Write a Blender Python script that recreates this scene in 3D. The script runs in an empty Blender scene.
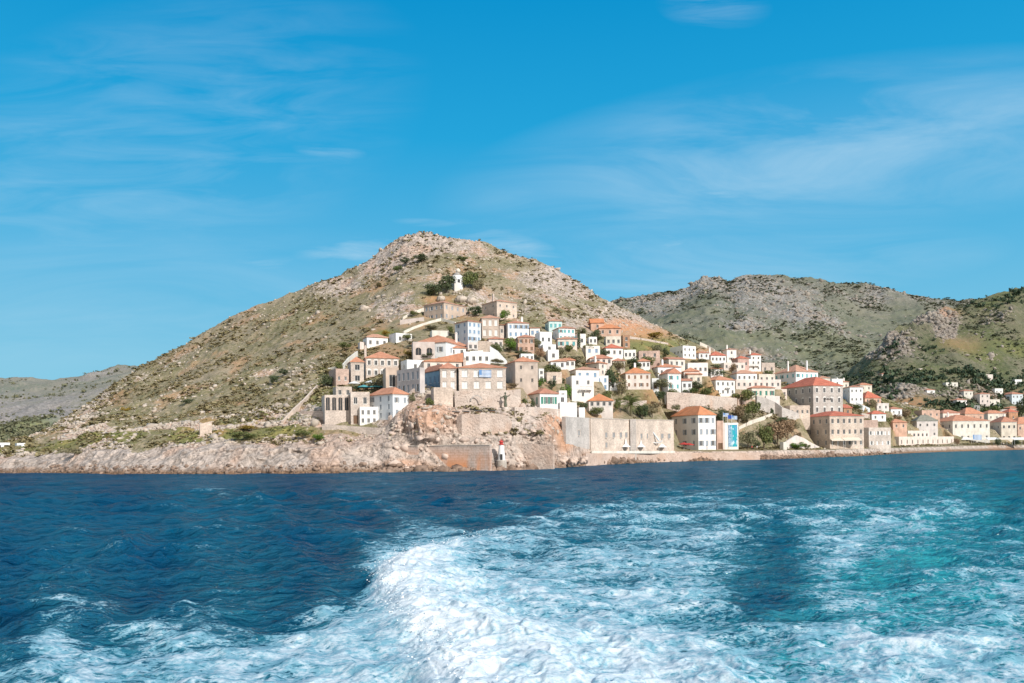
import bpy, math, random
import numpy as np
from mathutils import Matrix, Vector
random.seed(11)
RNG = np.random.default_rng(11)
R = math.radians
sc = bpy.context.scene
COL = sc.collection
# ---------------------------------------------------------------- camera geometry
F = 796.0; ROLL = R(0.7); CA, SA = math.cos(ROLL), math.sin(ROLL)
HC = 6.0; CX, CY = 512.0, 445.75
def uv(px, py):
    u = px - CX; v = CY - py
    return u*CA + v*SA, -u*SA + v*CA
def pix(X, Y, Z):
    u = X/Y*F; v = (Z-HC)/Y*F
    return CX + u*CA - v*SA, CY - (u*SA + v*CA)
def at(px, py, Y):
    u, v = uv(px, py)
    return Vector((u*Y/F, Y, HC + v*Y/F))
# ---------------------------------------------------------------- noise
def _h(ix, iy, s):
    n = (ix.astype(np.int64)*374761393 + iy.astype(np.int64)*668265263 + s*1442695041) & 0xffffffff
    n = ((n ^ (n >> 13))*1274126177) & 0xffffffff
    n = n ^ (n >> 16)
    return (n & 0xffff)/32767.5 - 1.0
def vn(x, y, s=0):
    x = np.asarray(x, float); y = np.asarray(y, float)
    ix = np.floor(x); iy = np.floor(y); fx = x-ix; fy = y-iy
    fx = fx*fx*fx*(fx*(fx*6-15)+10); fy = fy*fy*fy*(fy*(fy*6-15)+10)
    a = _h(ix, iy, s); b = _h(ix+1, iy, s); c = _h(ix, iy+1, s); d = _h(ix+1, iy+1, s)
    return (a*(1-fx)+b*fx)*(1-fy) + (c*(1-fx)+d*fx)*fy
def fbm(x, y, o=4, s=0, g=0.5):
    t = 0; a = 1.0; m = 0
    for i in range(o):
        t = t + a*vn(x*(2**i)+i*17.3, y*(2**i)-i*9.1, s+i); m += a; a *= g
    return t/m
def ridged(x, y, o=4, s=0):
    t = 0; a = 1.0; m = 0
    for i in range(o):
        t = t + a*(1-2*np.abs(vn(x*(2**i)+i*7.7, y*(2**i)+i*3.1, s+i))); m += a; a *= .55
    return t/m
# ---------------------------------------------------------------- materials
def mat(name):
    m = bpy.data.materials.new(name); m.use_nodes = True
    nt = m.node_tree; nt.nodes.clear()
    out = nt.nodes.new('ShaderNodeOutputMaterial')
    p = nt.nodes.new('ShaderNodeBsdfPrincipled')
    nt.links.new(p.outputs[0], out.inputs[0])
    p.inputs['Roughness'].default_value = .9
    p.inputs['Specular IOR Level'].default_value = .2
    return m, nt, p
class N:
    def __init__(s, nt): s.nt = nt
    def new(s, t, **k):
        n = s.nt.nodes.new('ShaderNode'+t)
        for a, b in k.items(): setattr(n, a, b)
        return n
    def link(s, a, b): s.nt.links.new(a, b)
    def coord(s, which='Object', scale=(1, 1, 1), rot=(0, 0, 0), loc=(0, 0, 0)):
        c = s.new('TexCoord'); m = s.new('Mapping')
        m.inputs['Scale'].default_value = scale; m.inputs['Rotation'].default_value = rot; m.inputs['Location'].default_value = loc
        s.link(c.outputs[which], m.inputs[0]); return m.outputs[0]
    def noise(s, vec, scale, detail=4, rough=.55, dist=0):
        n = s.new('TexNoise'); n.inputs['Scale'].default_value = scale; n.inputs['Detail'].default_value = detail
        n.inputs['Roughness'].default_value = rough; n.inputs['Distortion'].default_value = dist
        if vec is not None: s.link(vec, n.inputs['Vector'])
        return n.outputs[0]
    def ramp(s, fac, stops):
        r = s.new('ValToRGB'); e = r.color_ramp.elements
        while len(e) < len(stops): e.new(.5)
        for i, (p, c) in enumerate(stops):
            e[i].position = p
            e[i].color = (c, c, c, 1) if not hasattr(c, '__len__') else (c[0], c[1], c[2], 1)
        s.link(fac, r.inputs[0]); return r.outputs[0]
    def mix(s, fac, a, b, mode='MIX'):
        m = s.new('Mix', data_type='RGBA', blend_type=mode)
        if isinstance(fac, (int, float)): m.inputs[0].default_value = fac
        else: s.link(fac, m.inputs[0])
        for i, x in ((6, a), (7, b)):
            if hasattr(x, '__len__'): m.inputs[i].default_value = (x[0], x[1], x[2], 1)
            else: s.link(x, m.inputs[i])
        return m.outputs[2]
    def math(s, op, a, b=None, clamp=False):
        m = s.new('Math', operation=op); m.use_clamp = clamp
        for i, x in ((0, a), (1, b)):
            if x is None: continue
            if isinstance(x, (int, float)): m.inputs[i].default_value = x
            else: s.link(x, m.inputs[i])
        return m.outputs[0]
    def bump(s, h, strength, dist, p):
        b = s.new('Bump'); b.inputs['Strength'].default_value = strength; b.inputs['Distance'].default_value = dist
        s.link(h, b.inputs['Height']); s.link(b.outputs[0], p.inputs['Normal']); return b
M = {}
def plaster(key, c, dirt=.18, rough=.85):
    m, nt, p = mat(key); n = N(nt); v = n.coord('Object')
    a = n.noise(v, .35, 5); b = n.noise(n.coord('Object', (1, 1, .5)), .8, 5)
    oi = n.new('ObjectInfo')
    tint = n.mix(oi.outputs['Random'], (1.0, .95, .9), (.93, .97, 1.0))
    d = n.ramp(a, [(.35, 1-dirt), (.7, 1.0)]); e = n.ramp(b, [(.3, 1-dirt*.9), (.62, 1.0)])
    x = n.mix(1, c, d, 'MULTIPLY'); x = n.mix(1, x, e, 'MULTIPLY'); x = n.mix(1, x, tint, 'MULTIPLY')
    n.link(x, p.inputs['Base Color']); p.inputs['Roughness'].default_value = rough
    n.bump(n.noise(v, 6, 4), .25, .05, p)
    M[key] = m
def masonry(key, c1, c2, mortar, size=1.0, stain=None):
    m, nt, p = mat(key); n = N(nt)
    tc = n.new('TexCoord'); sp = n.new('SeparateXYZ'); n.link(tc.outputs['Object'], sp.inputs[0])
    s = n.math('ADD', sp.outputs[0], sp.outputs[1]); cb = n.new('CombineXYZ')
    n.link(s, cb.inputs[0]); n.link(sp.outputs[2], cb.inputs[1])
    br = n.new('TexBrick'); n.link(cb.outputs[0], br.inputs[0])
    br.inputs['Scale'].default_value = 1.0/size; br.inputs['Mortar Size'].default_value = .025
    br.inputs['Brick Width'].default_value = .8; br.inputs['Row Height'].default_value = .4
    br.inputs['Color1'].default_value = (*c1, 1); br.inputs['Color2'].default_value = (*c2, 1); br.inputs['Mortar'].default_value = (*mortar, 1)
    v = tc.outputs['Object']
    d = n.ramp(n.noise(v, .25, 6, .6), [(.35, .76), (.65, 1.06)])
    e = n.ramp(n.noise(v, 2.2, 4, .6), [(.25, .7), (.65, 1.08)])
    x = n.mix(1, br.outputs[0], d, 'MULTIPLY'); x = n.mix(1, x, e, 'MULTIPLY')
    if stain:
        g = n.new('NewGeometry'); sz = n.new('SeparateXYZ'); n.link(g.outputs['Position'], sz.inputs[0])
        low = n.math('SUBTRACT', 1.0, n.math('DIVIDE', n.math('SUBTRACT', sz.outputs[2], .5), 5.5), True)
        st = n.math('MULTIPLY', low, n.ramp(n.noise(n.coord('Object', (1, 1, .3)), .12, 4, .6), [(.44, 0), (.56, 1)]), True)
        x = n.mix(st, x, stain)
    n.link(x, p.inputs['Base Color'])
    n.bump(n.noise(v, 3.5, 4), .5, .12, p)
    M[key] = m
plaster('white', (.93, .92, .90), .10); plaster('cream', (.86, .80, .70), .2); plaster('pinkwhite', (.86, .77, .71), .18)
plaster('pink', (.74, .50, .43), .25); plaster('peach', (.78, .52, .40), .28); plaster('beige', (.68, .56, .47), .22)
plaster('ochre', (.62, .36, .23), .3); plaster('blue', (.32, .50, .64), .2); plaster('paleblue', (.74, .80, .84), .15)
plaster('aqua', (.66, .82, .80), .15); plaster('greyplaster', (.45, .44, .42), .25); plaster('mauve', (.70, .63, .60), .2)
masonry('stone', (.72, .62, .54), (.64, .55, .48), (.52, .42, .35))
masonry('paleston', (.78, .64, .53), (.69, .56, .46), (.58, .49, .42))
masonry('greystone', (.62, .56, .51), (.55, .50, .455), (.56, .50, .45))
masonry('wallstone', (.64, .52, .44), (.55, .44, .37), (.44, .35, .30), 1.3)
masonry('quaystone', (.62, .52, .46), (.53, .43, .37), (.44, .34, .28), 1.6, (.66, .28, .12))
masonry('pinkstone', (.66, .49, .41), (.58, .43, .36), (.58, .40, .31))
def rubble(key, c1, c2, dark):
    m, nt, p = mat(key); n = N(nt); v = n.coord('Object')
    a = n.noise(v, .35, 6, .65); b_ = n.noise(v, 1.6, 5, .65); c = n.noise(v, .12, 3)
    x = n.mix(n.ramp(a, [(.38, 0), (.62, 1)]), c1, c2); x = n.mix(n.ramp(b_, [(.30, 1), (.45, 0)]), x, dark)
    x = n.mix(n.ramp(c, [(.5, 0), (.66, .55)]), x, (.60, .40, .29))
    n.link(x, p.inputs['Base Color']); n.bump(n.math('ADD', a, b_), .9, .5, p); M[key] = m
rubble('rubble', (.68, .57, .49), (.55, .45, .385), (.30, .24, .20)); rubble('pinkrubble', (.68, .52, .43), (.56, .42, .34), (.42, .28, .20)); rubble('greyrubble', (.66, .54, .46), (.54, .43, .36), (.30, .23, .19))
def tiles(key, c1, c2):
    m, nt, p = mat(key); n = N(nt); v = n.coord('Object')
    a = n.ramp(n.noise(v, 1.6, 5, .65), [(.3, 0), (.7, 1)])
    x = n.mix(a, c1, c2)
    w = n.new('TexWave', wave_type='BANDS', bands_direction='X'); n.link(v, w.inputs[0]); w.inputs['Scale'].default_value = 1.3
    w.inputs['Distortion'].default_value = .4
    x = n.mix(1, x, n.ramp(w.outputs[1], [(0, .72), (.6, 1.05)]), 'MULTIPLY')
    x = n.mix(1, x, n.ramp(n.noise(v, .5, 4), [(.3, .75), (.65, 1.05)]), 'MULTIPLY')
    n.link(x, p.inputs['Base Color']); n.bump(w.outputs[1], .6, .08, p)
    M[key] = m
tiles('tile', (.60, .25, .14), (.72, .37, .24)); tiles('tilered', (.60, .16, .10), (.68, .25, .16)); tiles('tilepale', (.68, .40, .28), (.58, .30, .20))
tiles('tilegrey', (.35, .34, .28), (.28, .27, .22)); tiles('tileold', (.54, .23, .15), (.66, .34, .23)); tiles('tileorange', (.72, .25, .11), (.66, .33, .18))
def flat(key, c, rough=.7, spec=.3, nz=.12, sc_=3.0):
    m, nt, p = mat(key); n = N(nt)
    d = n.ramp(n.noise(n.coord('Object'), sc_, 4), [(.3, 1-nz), (.7, 1+nz*.4)])
    n.link(n.mix(1, c, d, 'MULTIPLY'), p.inputs['Base Color']); p.inputs['Roughness'].default_value = rough
    p.inputs['Specular IOR Level'].default_value = spec; M[key] = m
flat('pane', (.05, .055, .06), .3, .25, .3, .7); flat('trim', (.80, .78, .74)); flat('trimstone', (.62, .54, .46))
flat('woodbrown', (.17, .10, .06)); flat('shutterblue', (.24, .36, .50)); flat('shuttergreen', (.07, .26, .20)); flat('shutterteal', (.16, .46, .48))
flat('shuttergrey', (.34, .38, .42)); flat('shutterwhite', (.80, .79, .76)); flat('shutterbrown', (.28, .17, .11)); flat('iron', (.05, .05, .05), .5)
flat('canvas', (.78, .68, .56), .9); flat('canvaswhite', (.82, .82, .80), .9); flat('canvasred', (.48, .06, .05), .9); flat('canvasteal', (.10, .36, .38), .9)
flat('redpaint', (.52, .05, .04), .45, .4); flat('whitepaint', (.82, .82, .80), .5, .4); flat('concrete', (.52, .47, .41), .9, .1, .25, .8); flat('darkgap', (.03, .03, .03))
flat('flagblue', (.06, .18, .55), .9); flat('bronze', (.12, .13, .09), .6, .3); flat('bark', (.16, .12, .09), .95, .1, .4, 6); flat('carpaint', (.55, .07, .05), .3, .5)
def leaves(key, c1, c2):
    m, nt, p = mat(key); n = N(nt)
    g = n.new('NewGeometry')
    a = n.noise(n.coord('Object'), 1.1, 3)
    f = n.math('ADD', n.math('MULTIPLY', g.outputs['Random Per Island'], .6), n.math('MULTIPLY', a, .5))
    oi = n.new('ObjectInfo')
    x = n.mix(n.ramp(f, [(.2, 0), (.85, 1)]), c1, c2)
    x = n.mix(1, x, n.mix(oi.outputs['Random'], (.82, .9, .8), (1.2, 1.08, 1.0)), 'MULTIPLY')
    n.link(x, p.inputs['Base Color']); p.inputs['Roughness'].default_value = .7
    M[key] = m
leaves('leaf', (.07, .10, .04), (.22, .24, .09)); leaves('leafdark', (.035, .06, .035), (.13, .16, .08)); leaves('leafbright', (.05, .12, .02), (.17, .27, .05))
leaves('leafolive', (.13, .13, .08), (.32, .29, .18)); leaves('leafbrown', (.22, .14, .09), (.38, .27, .18)); leaves('leafyellow', (.25, .17, .03), (.42, .33, .07))
# ---------------------------------------------------------------- mesh helpers
def mk(name, V, Fc, m=None, parent=None, link=True):
    me = bpy.data.meshes.new(name); me.from_pydata([tuple(v) for v in V], [], [tuple(f) for f in Fc]); me.update()
    if m: me.materials.append(M[m] if isinstance(m, str) else m)
    return ob(name, me, parent) if link else me
def ob(name, me, parent=None, loc=None, rz=None):
    o = bpy.data.objects.new(name, me); COL.objects.link(o)
    if parent: o.parent = parent
    if loc is not None: o.location = loc
    if rz is not None: o.rotation_euler.z = rz
    return o
def fast(name, V, Q, m, smooth=False):
    """V (n,3) array, Q (k,4) or (k,3) int array"""
    V = np.ascontiguousarray(V, np.float32); Q = np.ascontiguousarray(Q, np.int32)
    me = bpy.data.meshes.new(name); k, c = Q.shape
    me.vertices.add(len(V)); me.vertices.foreach_set('co', V.ravel())
    me.loops.add(k*c); me.loops.foreach_set('vertex_index', Q.ravel())
    me.polygons.add(k); me.polygons.foreach_set('loop_start', np.arange(0, k*c, c, dtype=np.int32))
    try: me.polygons.foreach_set('loop_total', np.full(k, c, np.int32))
    except Exception: pass
    me.update(calc_edges=True)
    if smooth: me.polygons.foreach_set('use_smooth', np.ones(k, bool))
    if m: me.materials.append(M[m] if isinstance(m, str) else m)
    return me
def tag(o, label=None, cat=None, group=None, kind=None):
    if label: o['label'] = label
    if cat: o['category'] = cat
    if group: o['group'] = group
    if kind: o['kind'] = kind
    return o
def empty(name, loc, rz=0):
    o = bpy.data.objects.new(name, None); COL.objects.link(o); o.location = loc; o.rotation_euler.z = rz; o.empty_display_size = .5
    return o
class B:
    def __init__(s): s.v = []; s.f = []
    def q(s, *p):
        i = len(s.v); s.v += [tuple(a) for a in p]; s.f.append(tuple(range(i, i+len(p))))
    def box(s, x0, x1, y0, y1, z0, z1):
        i = len(s.v)
        s.v += [(x0, y0, z0), (x1, y0, z0), (x1, y1, z0), (x0, y1, z0), (x0, y0, z1), (x1, y0, z1), (x1, y1, z1), (x0, y1, z1)]
        s.f += [(i, i+3, i+2, i+1), (i+4, i+5, i+6, i+7), (i, i+1, i+5, i+4), (i+1, i+2, i+6, i+5), (i+2, i+3, i+7, i+6), (i+3, i, i+4, i+7)]
    def tube(s, a, b, r0, r1, n=8, cap=True):
        a = Vector(a); b = Vector(b); d = (b-a).normalized(); x = d.orthogonal().normalized(); y = d.cross(x); i = len(s.v)
        for p, r in ((a, r0), (b, r1)):
            for k in range(n):
                t = 2*math.pi*k/n; s.v.append(tuple(p + x*math.cos(t)*r + y*math.sin(t)*r))
        for k in range(n): s.f.append((i+k, i+(k+1) % n, i+n+(k+1) % n, i+n+k))
        if cap: s.f.append(tuple(i+n+k for k in range(n))); s.f.append(tuple(i+n-1-k for k in range(n)))
    def lathe(s, prof, n=24, c=(0, 0, 0)):
        i = len(s.v)
        for r, z in prof:
            for k in range(n):
                t = 2*math.pi*k/n; s.v.append((c[0]+r*math.cos(t), c[1]+r*math.sin(t), c[2]+z))
        for j in range(len(prof)-1):
            for k in range(n): s.f.append((i+j*n+k, i+j*n+(k+1) % n, i+(j+1)*n+(k+1) % n, i+(j+1)*n+k))
        s.f.append(tuple(i+(len(prof)-1)*n+k for k in range(n)))
    def build(s, name, m, parent=None): return mk(name, s.v, s.f, m, parent)
# ---------------------------------------------------------------- terrain profiles
def water_Y(px, py):
    u, v = uv(px, py); return -HC*F/v
PXS = np.arange(-260, 1500, 1.0)
class Terrain:
    """columns of (px, [(offset from shore or absolute Y, py) ...]); the first knot is the waterline when shore=True"""
    def __init__(s, cols, shore, back=(220, 110), sm=11):
        px = np.array([c[0] for c in cols], float); K = len(cols[0][1]); s.shore = shore
        Ys = []; Ps = []
        for k in range(K):
            Ps.append(np.interp(PXS, px, [c[1][k][1] for c in cols])); Ys.append(np.interp(PXS, px, [c[1][k][0] for c in cols]))
        ker = np.ones(sm)/sm
        def smo(a): return np.convolve(np.pad(a, sm//2, 'edge'), ker, 'valid')
        Ys = [smo(a) for a in Ys]; Ps = [smo(a) for a in Ps]
        U = PXS-CX; Vs = []
        for k in range(K):
            vv = CY-Ps[k]; Vs.append(-U*SA+vv*CA)
        if shore:
            W = -HC*F/np.minimum(Vs[0], -6); Ys = [W]+[W+Ys[k] if cols[0][1][k][0] < 160 else Ys[k] for k in range(1, K)]
            Ys = [W-9]+Ys; Vs = [(-4-HC)/(W-9)*F]+Vs
        for k in range(1, len(Ys)): Ys[k] = np.maximum(Ys[k], Ys[k-1]+.4)
        Yr, Vr = Ys[-1], Vs[-1]; zr = HC+Yr*Vr/F
        Yb = Yr+back[0]; Ys.append(Yb); Vs.append((np.maximum(zr-back[1], -4)-HC)/Yb*F)
        s.U = U; s.Y = np.array(Ys); s.V = np.array(Vs); s.K = len(Ys)
    def col(s, u):
        return [np.interp(u, s.U, s.Y[k]) for k in range(s.K)], [np.interp(u, s.U, s.V[k]) for k in range(s.K)]
    def solve(s, px, py):
        u, v = uv(px, py); Y, V = s.col(u)
        for k in range(s.K-2):
            if V[k+1] >= v:
                if v < V[k]: return Y[k]
                return Y[k]+(Y[k+1]-Y[k])*(v-V[k])/max(V[k+1]-V[k], 1e-6)
        return Y[s.K-2]
    def point(s, px, py): return at(px, py, s.solve(px, py))
    def grid(s, u0, u1, du, rows):
        U = np.arange(u0, u1+du, du); Yk = np.array([np.interp(U, s.U, s.Y[k]) for k in range(s.K)]); Vk = np.array([np.interp(U, s.U, s.V[k]) for k in range(s.K)])
        Y = []; V = []; T = []
        for k in range(s.K-1):
            n = rows[k]
            for j in range(n + (k == s.K-2)):
                t = j/n
                Y.append(Yk[k]+(Yk[k+1]-Yk[k])*t)
                if k == s.K-2:
                    z0 = HC+Yk[k]*Vk[k]/F; z1 = HC+Yk[k+1]*Vk[k+1]/F; V.append((z0+(z1-z0)*t-HC)/Y[-1]*F)
                else: V.append(Vk[k]+(Vk[k+1]-Vk[k])*t)
                T.append(np.full(len(U), k+t))
        Y = np.array(Y); V = np.array(V); T = np.array(T)
        X = U[None, :]*Y/F; Z = HC+Y*V/F
        return X, Y, Z, T
def gridfaces(nr, nc):
    i = np.arange(nr*nc).reshape(nr, nc)
    return np.stack([i[:-1, :-1], i[:-1, 1:], i[1:, 1:], i[1:, :-1]], -1).reshape(-1, 4)
# main hill: waterline, low terrace, lower base, middle, (upper), ridge
MAIN = Terrain([
 (-200, [(0,473.5), (10,466), (25,462), (40,460), (300,459), (330,458)]),
 (-40, [(0,473), (10,463), (25,458), (40,456), (290,455), (330,454)]),
 (0,   [(0,473), (10,460), (25,453), (40,450), (300,448), (330,447)]),
 (40,  [(0,473), (9,458), (24,448), (40,444), (300,439), (345,434)]),
 (60,  [(0,473), (9,456), (24,444), (40,438), (300,430), (360,421)]),
 (90,  [(0,473.5), (9,455), (24,440), (38,434), (300,420), (375,403)]),
 (120, [(0,474), (9,454), (24,438), (38,431), (300,412), (390,382)]),
 (150, [(0,474), (9,453), (24,437), (38,429), (300,405), (400,362)]),
 (180, [(0,474), (9,452), (24,436), (38,427), (300,396), (410,347)]),
 (220, [(0,474), (9,450), (24,434), (38,424), (300,384), (415,325)]),
 (260, [(0,473.5), (8,449), (23,432), (36,420), (300,374), (420,304)]),
 (300, [(0,473.5), (8,449), (22,430), (32,414), (300,362), (425,290)]),
 (340, [(0,473), (6,448), (20,428), (30,404), (300,352), (430,274)]),
 (375, [(0,472), (4,447), (13,430), (27,402), (300,342), (430,258)]),
 (392, [(0,472), (4,446), (11,426), (24,398), (300,340), (430,246)]),
 (405, [(0,471.5), (4,445), (10,420), (22,396), (300,338), (430,236.5)]),
 (420, [(0,471.5), (4,445), (10,414), (22,394), (300,336), (430,234)]),
 (445, [(0,471), (4,445), (10,412), (22,391), (300,335), (430,236)]),
 (480, [(0,470.5), (4,445), (10,413), (22,390), (300,335), (430,243)]),
 (520, [(0,469.5), (4,444), (11,413), (26,389), (300,337), (430,254)]),
 (545, [(0,468.5), (4,444), (12,415), (30,395), (300,339), (430,263)]),
 (570, [(0,467), (4,446), (14,418), (32,402), (300,342), (430,278)]),
 (590, [(0,465.5), (4,450), (14,418), (32,403), (305,345), (430,291)]),
 (620, [(0,464), (4,451.5), (14,419), (32,402), (312,352), (430,306)]),
 (650, [(0,462.5), (4,451.5), (14,419), (34,402), (320,360), (430,321)]),
 (680, [(0,461.5), (4,451.5), (15,446), (24,412), (330,366), (435,336)]),
 (700, [(0,461), (4,451.5), (19,448), (30,410), (335,371), (440,344)]),
 (720, [(0,460.5), (4,451.5), (22,447.5), (34,412), (350,376), (445,352)]),
 (745, [(0,460), (4,451), (22,447), (36,417), (358,380), (450,359)]),
 (780, [(0,459), (4,450.5), (22,447.5), (38,420), (378,387), (460,368)]),
 (820, [(0,457.5), (4,450), (24,448), (42,423), (400,392), (480,380)]),
 (860, [(0,456), (4,449), (26,447), (44,424), (430,402), (500,390)]),
 (900, [(0,453.5), (4,448), (26,445.5), (46,430), (460,412), (540,403)]),
 (950, [(0,451.6), (4,446.5), (24,443.5), (40,430), (500,420), (570,412)]),
 (1024,[(0,449.6), (4,445), (22,442), (34,430), (530,422), (600,414)]),
 (1120,[(0,448), (4,443.5), (24,440.5), (40,430), (560,424), (640,418)]),
 (1400,[(0,446), (4,442), (24,439), (40,430), (600,426), (700,422)]),
], True)
BACKH = Terrain([
 (400, [(520,430), (800,400), (1000,370), (1300,345)]),
 (560, [(520,430), (800,400), (1000,360), (1300,330)]),
 (600, [(520,430), (800,392), (1000,350), (1300,312)]),
 (622, [(520,430), (800,388), (1000,340), (1300,305)]),
 (640, [(520,430), (800,385), (1000,336), (1300,301)]),
 (665, [(520,430), (800,382), (1000,332), (1300,296)]),
 (690, [(520,430), (800,378), (1000,328), (1300,290)]),
 (704, [(520,430), (800,376), (1000,326), (1300,281.5)]),
 (715, [(520,430), (800,376), (1000,324), (1300,279)]),
 (728, [(520,430), (800,376), (1000,324), (1300,284)]),
 (745, [(520,430), (800,376), (1000,324), (1300,280)]),
 (780, [(520,430), (800,376), (1000,326), (1300,277)]),
 (820, [(520,430), (800,378), (1000,330), (1300,277.5)]),
 (850, [(520,430), (800,378), (1000,334), (1300,284)]),
 (880, [(520,430), (800,378), (1000,336), (1300,291)]),
 (900, [(520,430), (800,378), (1000,338), (1300,294)]),
 (930, [(520,430), (800,378), (1000,338), (1300,297)]),
 (960, [(520,430), (800,378), (1000,338), (1300,301)]),
 (990, [(520,430), (800,378), (1000,338), (1300,304)]),
 (1100,[(520,430), (800,378), (1000,338), (1300,312)]),
 (1450,[(520,430), (800,390), (1000,350), (1300,335)]),
], False, back=(500, 200), sm=5)
SPUR = Terrain([
 (700, [(470,440), (520,436), (600,434), (700,432)]),
 (780, [(470,440), (520,432), (600,420), (700,410)]),
 (830, [(475,438), (520,424), (600,402), (700,384)]),
 (850, [(480,437), (525,420), (600,398), (700,374)]),
 (870, [(485,436), (540,416), (600,392), (700,356)]),
 (890, [(490,435), (545,414), (620,384), (700,341)]),
 (915, [(500,434), (555,412), (640,370), (720,324)]),
 (940, [(510,434), (565,410), (660,358), (740,309)]),
 (960, [(520,434), (575,409), (670,352), (750,306)]),
 (980, [(530,433), (585,408), (680,346), (760,300)]),
 (1005,[(540,433), (600,407), (690,340), (770,292)]),
 (1024,[(550,432), (610,406), (700,336), (780,288)]),
 (1100,[(570,432), (640,404), (720,330), (800,277)]),
 (1250,[(620,431), (700,404), (800,330), (880,272)]),
 (1450,[(680,430), (760,410), (880,350), (960,300)]),
], False, back=(250, 120), sm=7)
LEFTH = Terrain([
 (-240,[(560,452), (700,436), (800,418), (1100,396)]),
 (-100,[(560,452), (700,436), (800,416), (1100,388)]),
 (0,   [(560,452), (700,436), (800,414), (1100,381)]),
 (25,  [(560,452), (700,436), (800,413), (1100,379)]),
 (45,  [(560,452), (700,436), (800,412), (1100,378.5)]),
 (80,  [(560,452), (700,436), (800,410), (1100,374)]),
 (110, [(560,452), (700,434), (800,406), (1100,369)]),
 (135, [(560,452), (700,432), (800,404), (1100,366)]),
 (200, [(560,450), (700,430), (800,400), (1100,362)]),
 (300, [(560,450), (700,430), (800,404), (1100,380)]),
], False, back=(400, 150), sm=7)
FOOT = []          # terraces the main hill is cut for: (cx, cy, cos, sin, w, d, z)
def flatten(X, Y, Z, T):
    for cx, cy, c, s, w, d, z in FOOT:      # embankments that carry each house
        rr = math.hypot(w, d)/2+8
        m = np.nonzero((np.abs(X-cx) < rr) & (np.abs(Y-cy) < rr))
        if not len(m[0]) or z < 7: continue
        dx = X[m]-cx; dy = Y[m]-cy
        lx = np.abs(dx*c+dy*s)-w/2; ly = np.abs(-dx*s+dy*c)-d/2
        dist = np.maximum(np.hypot(np.maximum(lx, 0), np.maximum(ly, 0))-.8, 0)
        f = z-.25-(2.4+.5*np.sin(dx*1.3+dy))*dist
        Z[m] = np.where((dist < 5) & (T[m] > 3.05), np.maximum(Z[m], f), Z[m])
    for cx, cy, c, s, w, d, z in FOOT:
        rr = math.hypot(w, d)/2+8
        m = np.nonzero((np.abs(X-cx) < rr) & (np.abs(Y-cy) < rr))
        if not len(m[0]): continue
        dx = X[m]-cx; dy = Y[m]-cy
        lx = np.abs(dx*c+dy*s)-w/2; ly = np.abs(-dx*s+dy*c)-d/2
        dist = np.maximum(np.maximum(lx, ly)-.6, 0)
        Z[m] = np.minimum(Z[m], z-.15+5*dist)
    return Z
# ---------------------------------------------------------------- windows, doors, houses
_wc = {}
def cached(key, fn):
    if key not in _wc: _wc[key] = fn()
    return _wc[key]
def frame_mesh(w, h, style):
    def f():
        b = B(); t = .09 if w > .7 else .07
        b.box(-w/2, -w/2+t, .10, .16, 0, h); b.box(w/2-t, w/2, .10, .16, 0, h)
        b.box(-w/2+t, w/2-t, .10, .16, h-t, h); b.box(-w/2+t, w/2-t, .10, .16, 0, t)
        b.box(-.03, .03, .11, .155, t, h-t)
        if style != 'arch':
            b.box(-w/2-.08, w/2+.08, -.10, .0, -.09, 0)       # sill
        if style == 'surround':
            e = .16
            b.box(-w/2-e, -w/2, -.05, .0, .002, h); b.box(w/2, w/2+e, -.05, .0, .002, h)
            b.box(-w/2-e, w/2+e, -.06, .0, h, h+e)
            n = 8; pts = [((w/2+e)*math.cos(math.pi*k/n), h+e+.42*math.sin(math.pi*k/n)) for k in range(n+1)]
            i = len(b.v); b.v += [(x, -.055, z) for x, z in pts]+[(x, 0, z) for x, z in pts]
            b.f.append(tuple(i+k for k in range(n, -1, -1)))
            for k in range(n): b.f.append((i+k, i+k+1, i+n+2+k, i+n+1+k))
        if style == 'arch':
            n = 10; r = w/2; z0 = h-r
            for sgn in (-1, 1):
                for k in range(n//2):
                    a0 = math.pi/2*k/(n//2); a1 = math.pi/2*(k+1)/(n//2)
                    b.q((sgn*r*math.sin(a0), .02, z0+r*math.cos(a0)), (sgn*r*math.sin(a1), .02, z0+r*math.cos(a1)), (sgn*r*math.sin(a1), .02, h), (sgn*r*math.sin(a0), .02, h))
        m = {'surround': 'trim', 'arch': 'paleston', 'stone': 'trimstone'}.get(style, 'trim')
        return mk('window', b.v, b.f, m, link=False)
    return cached(('f', round(w, 2), round(h, 2), style), f)
def pane_mesh(w, h, mt):
    def f():
        b = B(); b.box(-w/2+.01, w/2-.01, .17, .19, .01, h-.01)
        return mk('pane', b.v, b.f, mt, link=False)
    return cached(('p', round(w, 2), round(h, 2), mt), f)
def shutter_mesh(w, h, mt):
    def f():
        b = B(); sw = w/2
        b.box(-sw/2, -sw/2+.07, -.05, -.005, 0, h); b.box(sw/2-.07, sw/2, -.05, -.005, 0, h)
        b.box(-sw/2+.07, sw/2-.07, -.05, -.005, 0, .09); b.box(-sw/2+.07, sw/2-.07, -.05, -.005, h-.09, h); b.box(-sw/2+.07, sw/2-.07, -.05, -.005, h/2-.04, h/2+.04)
        n = max(4, int(h/.2))
        for k in range(n):
            z = .09+(h-.18)*(k+.5)/n
            b.q((-sw/2+.07, -.04, z-.05), (sw/2-.07, -.04, z-.05), (sw/2-.07, -.015, z+.05), (-sw/2+.07, -.015, z+.05))
        b.q((-sw/2+.07, -.012, .09), (sw/2-.07, -.012, .09), (sw/2-.07, -.012, h-.09), (-sw/2+.07, -.012, h-.09))
        return mk('shutter', b.v, b.f, mt, link=False)
    return cached(('s', round(w, 2), round(h, 2), mt), f)
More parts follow.
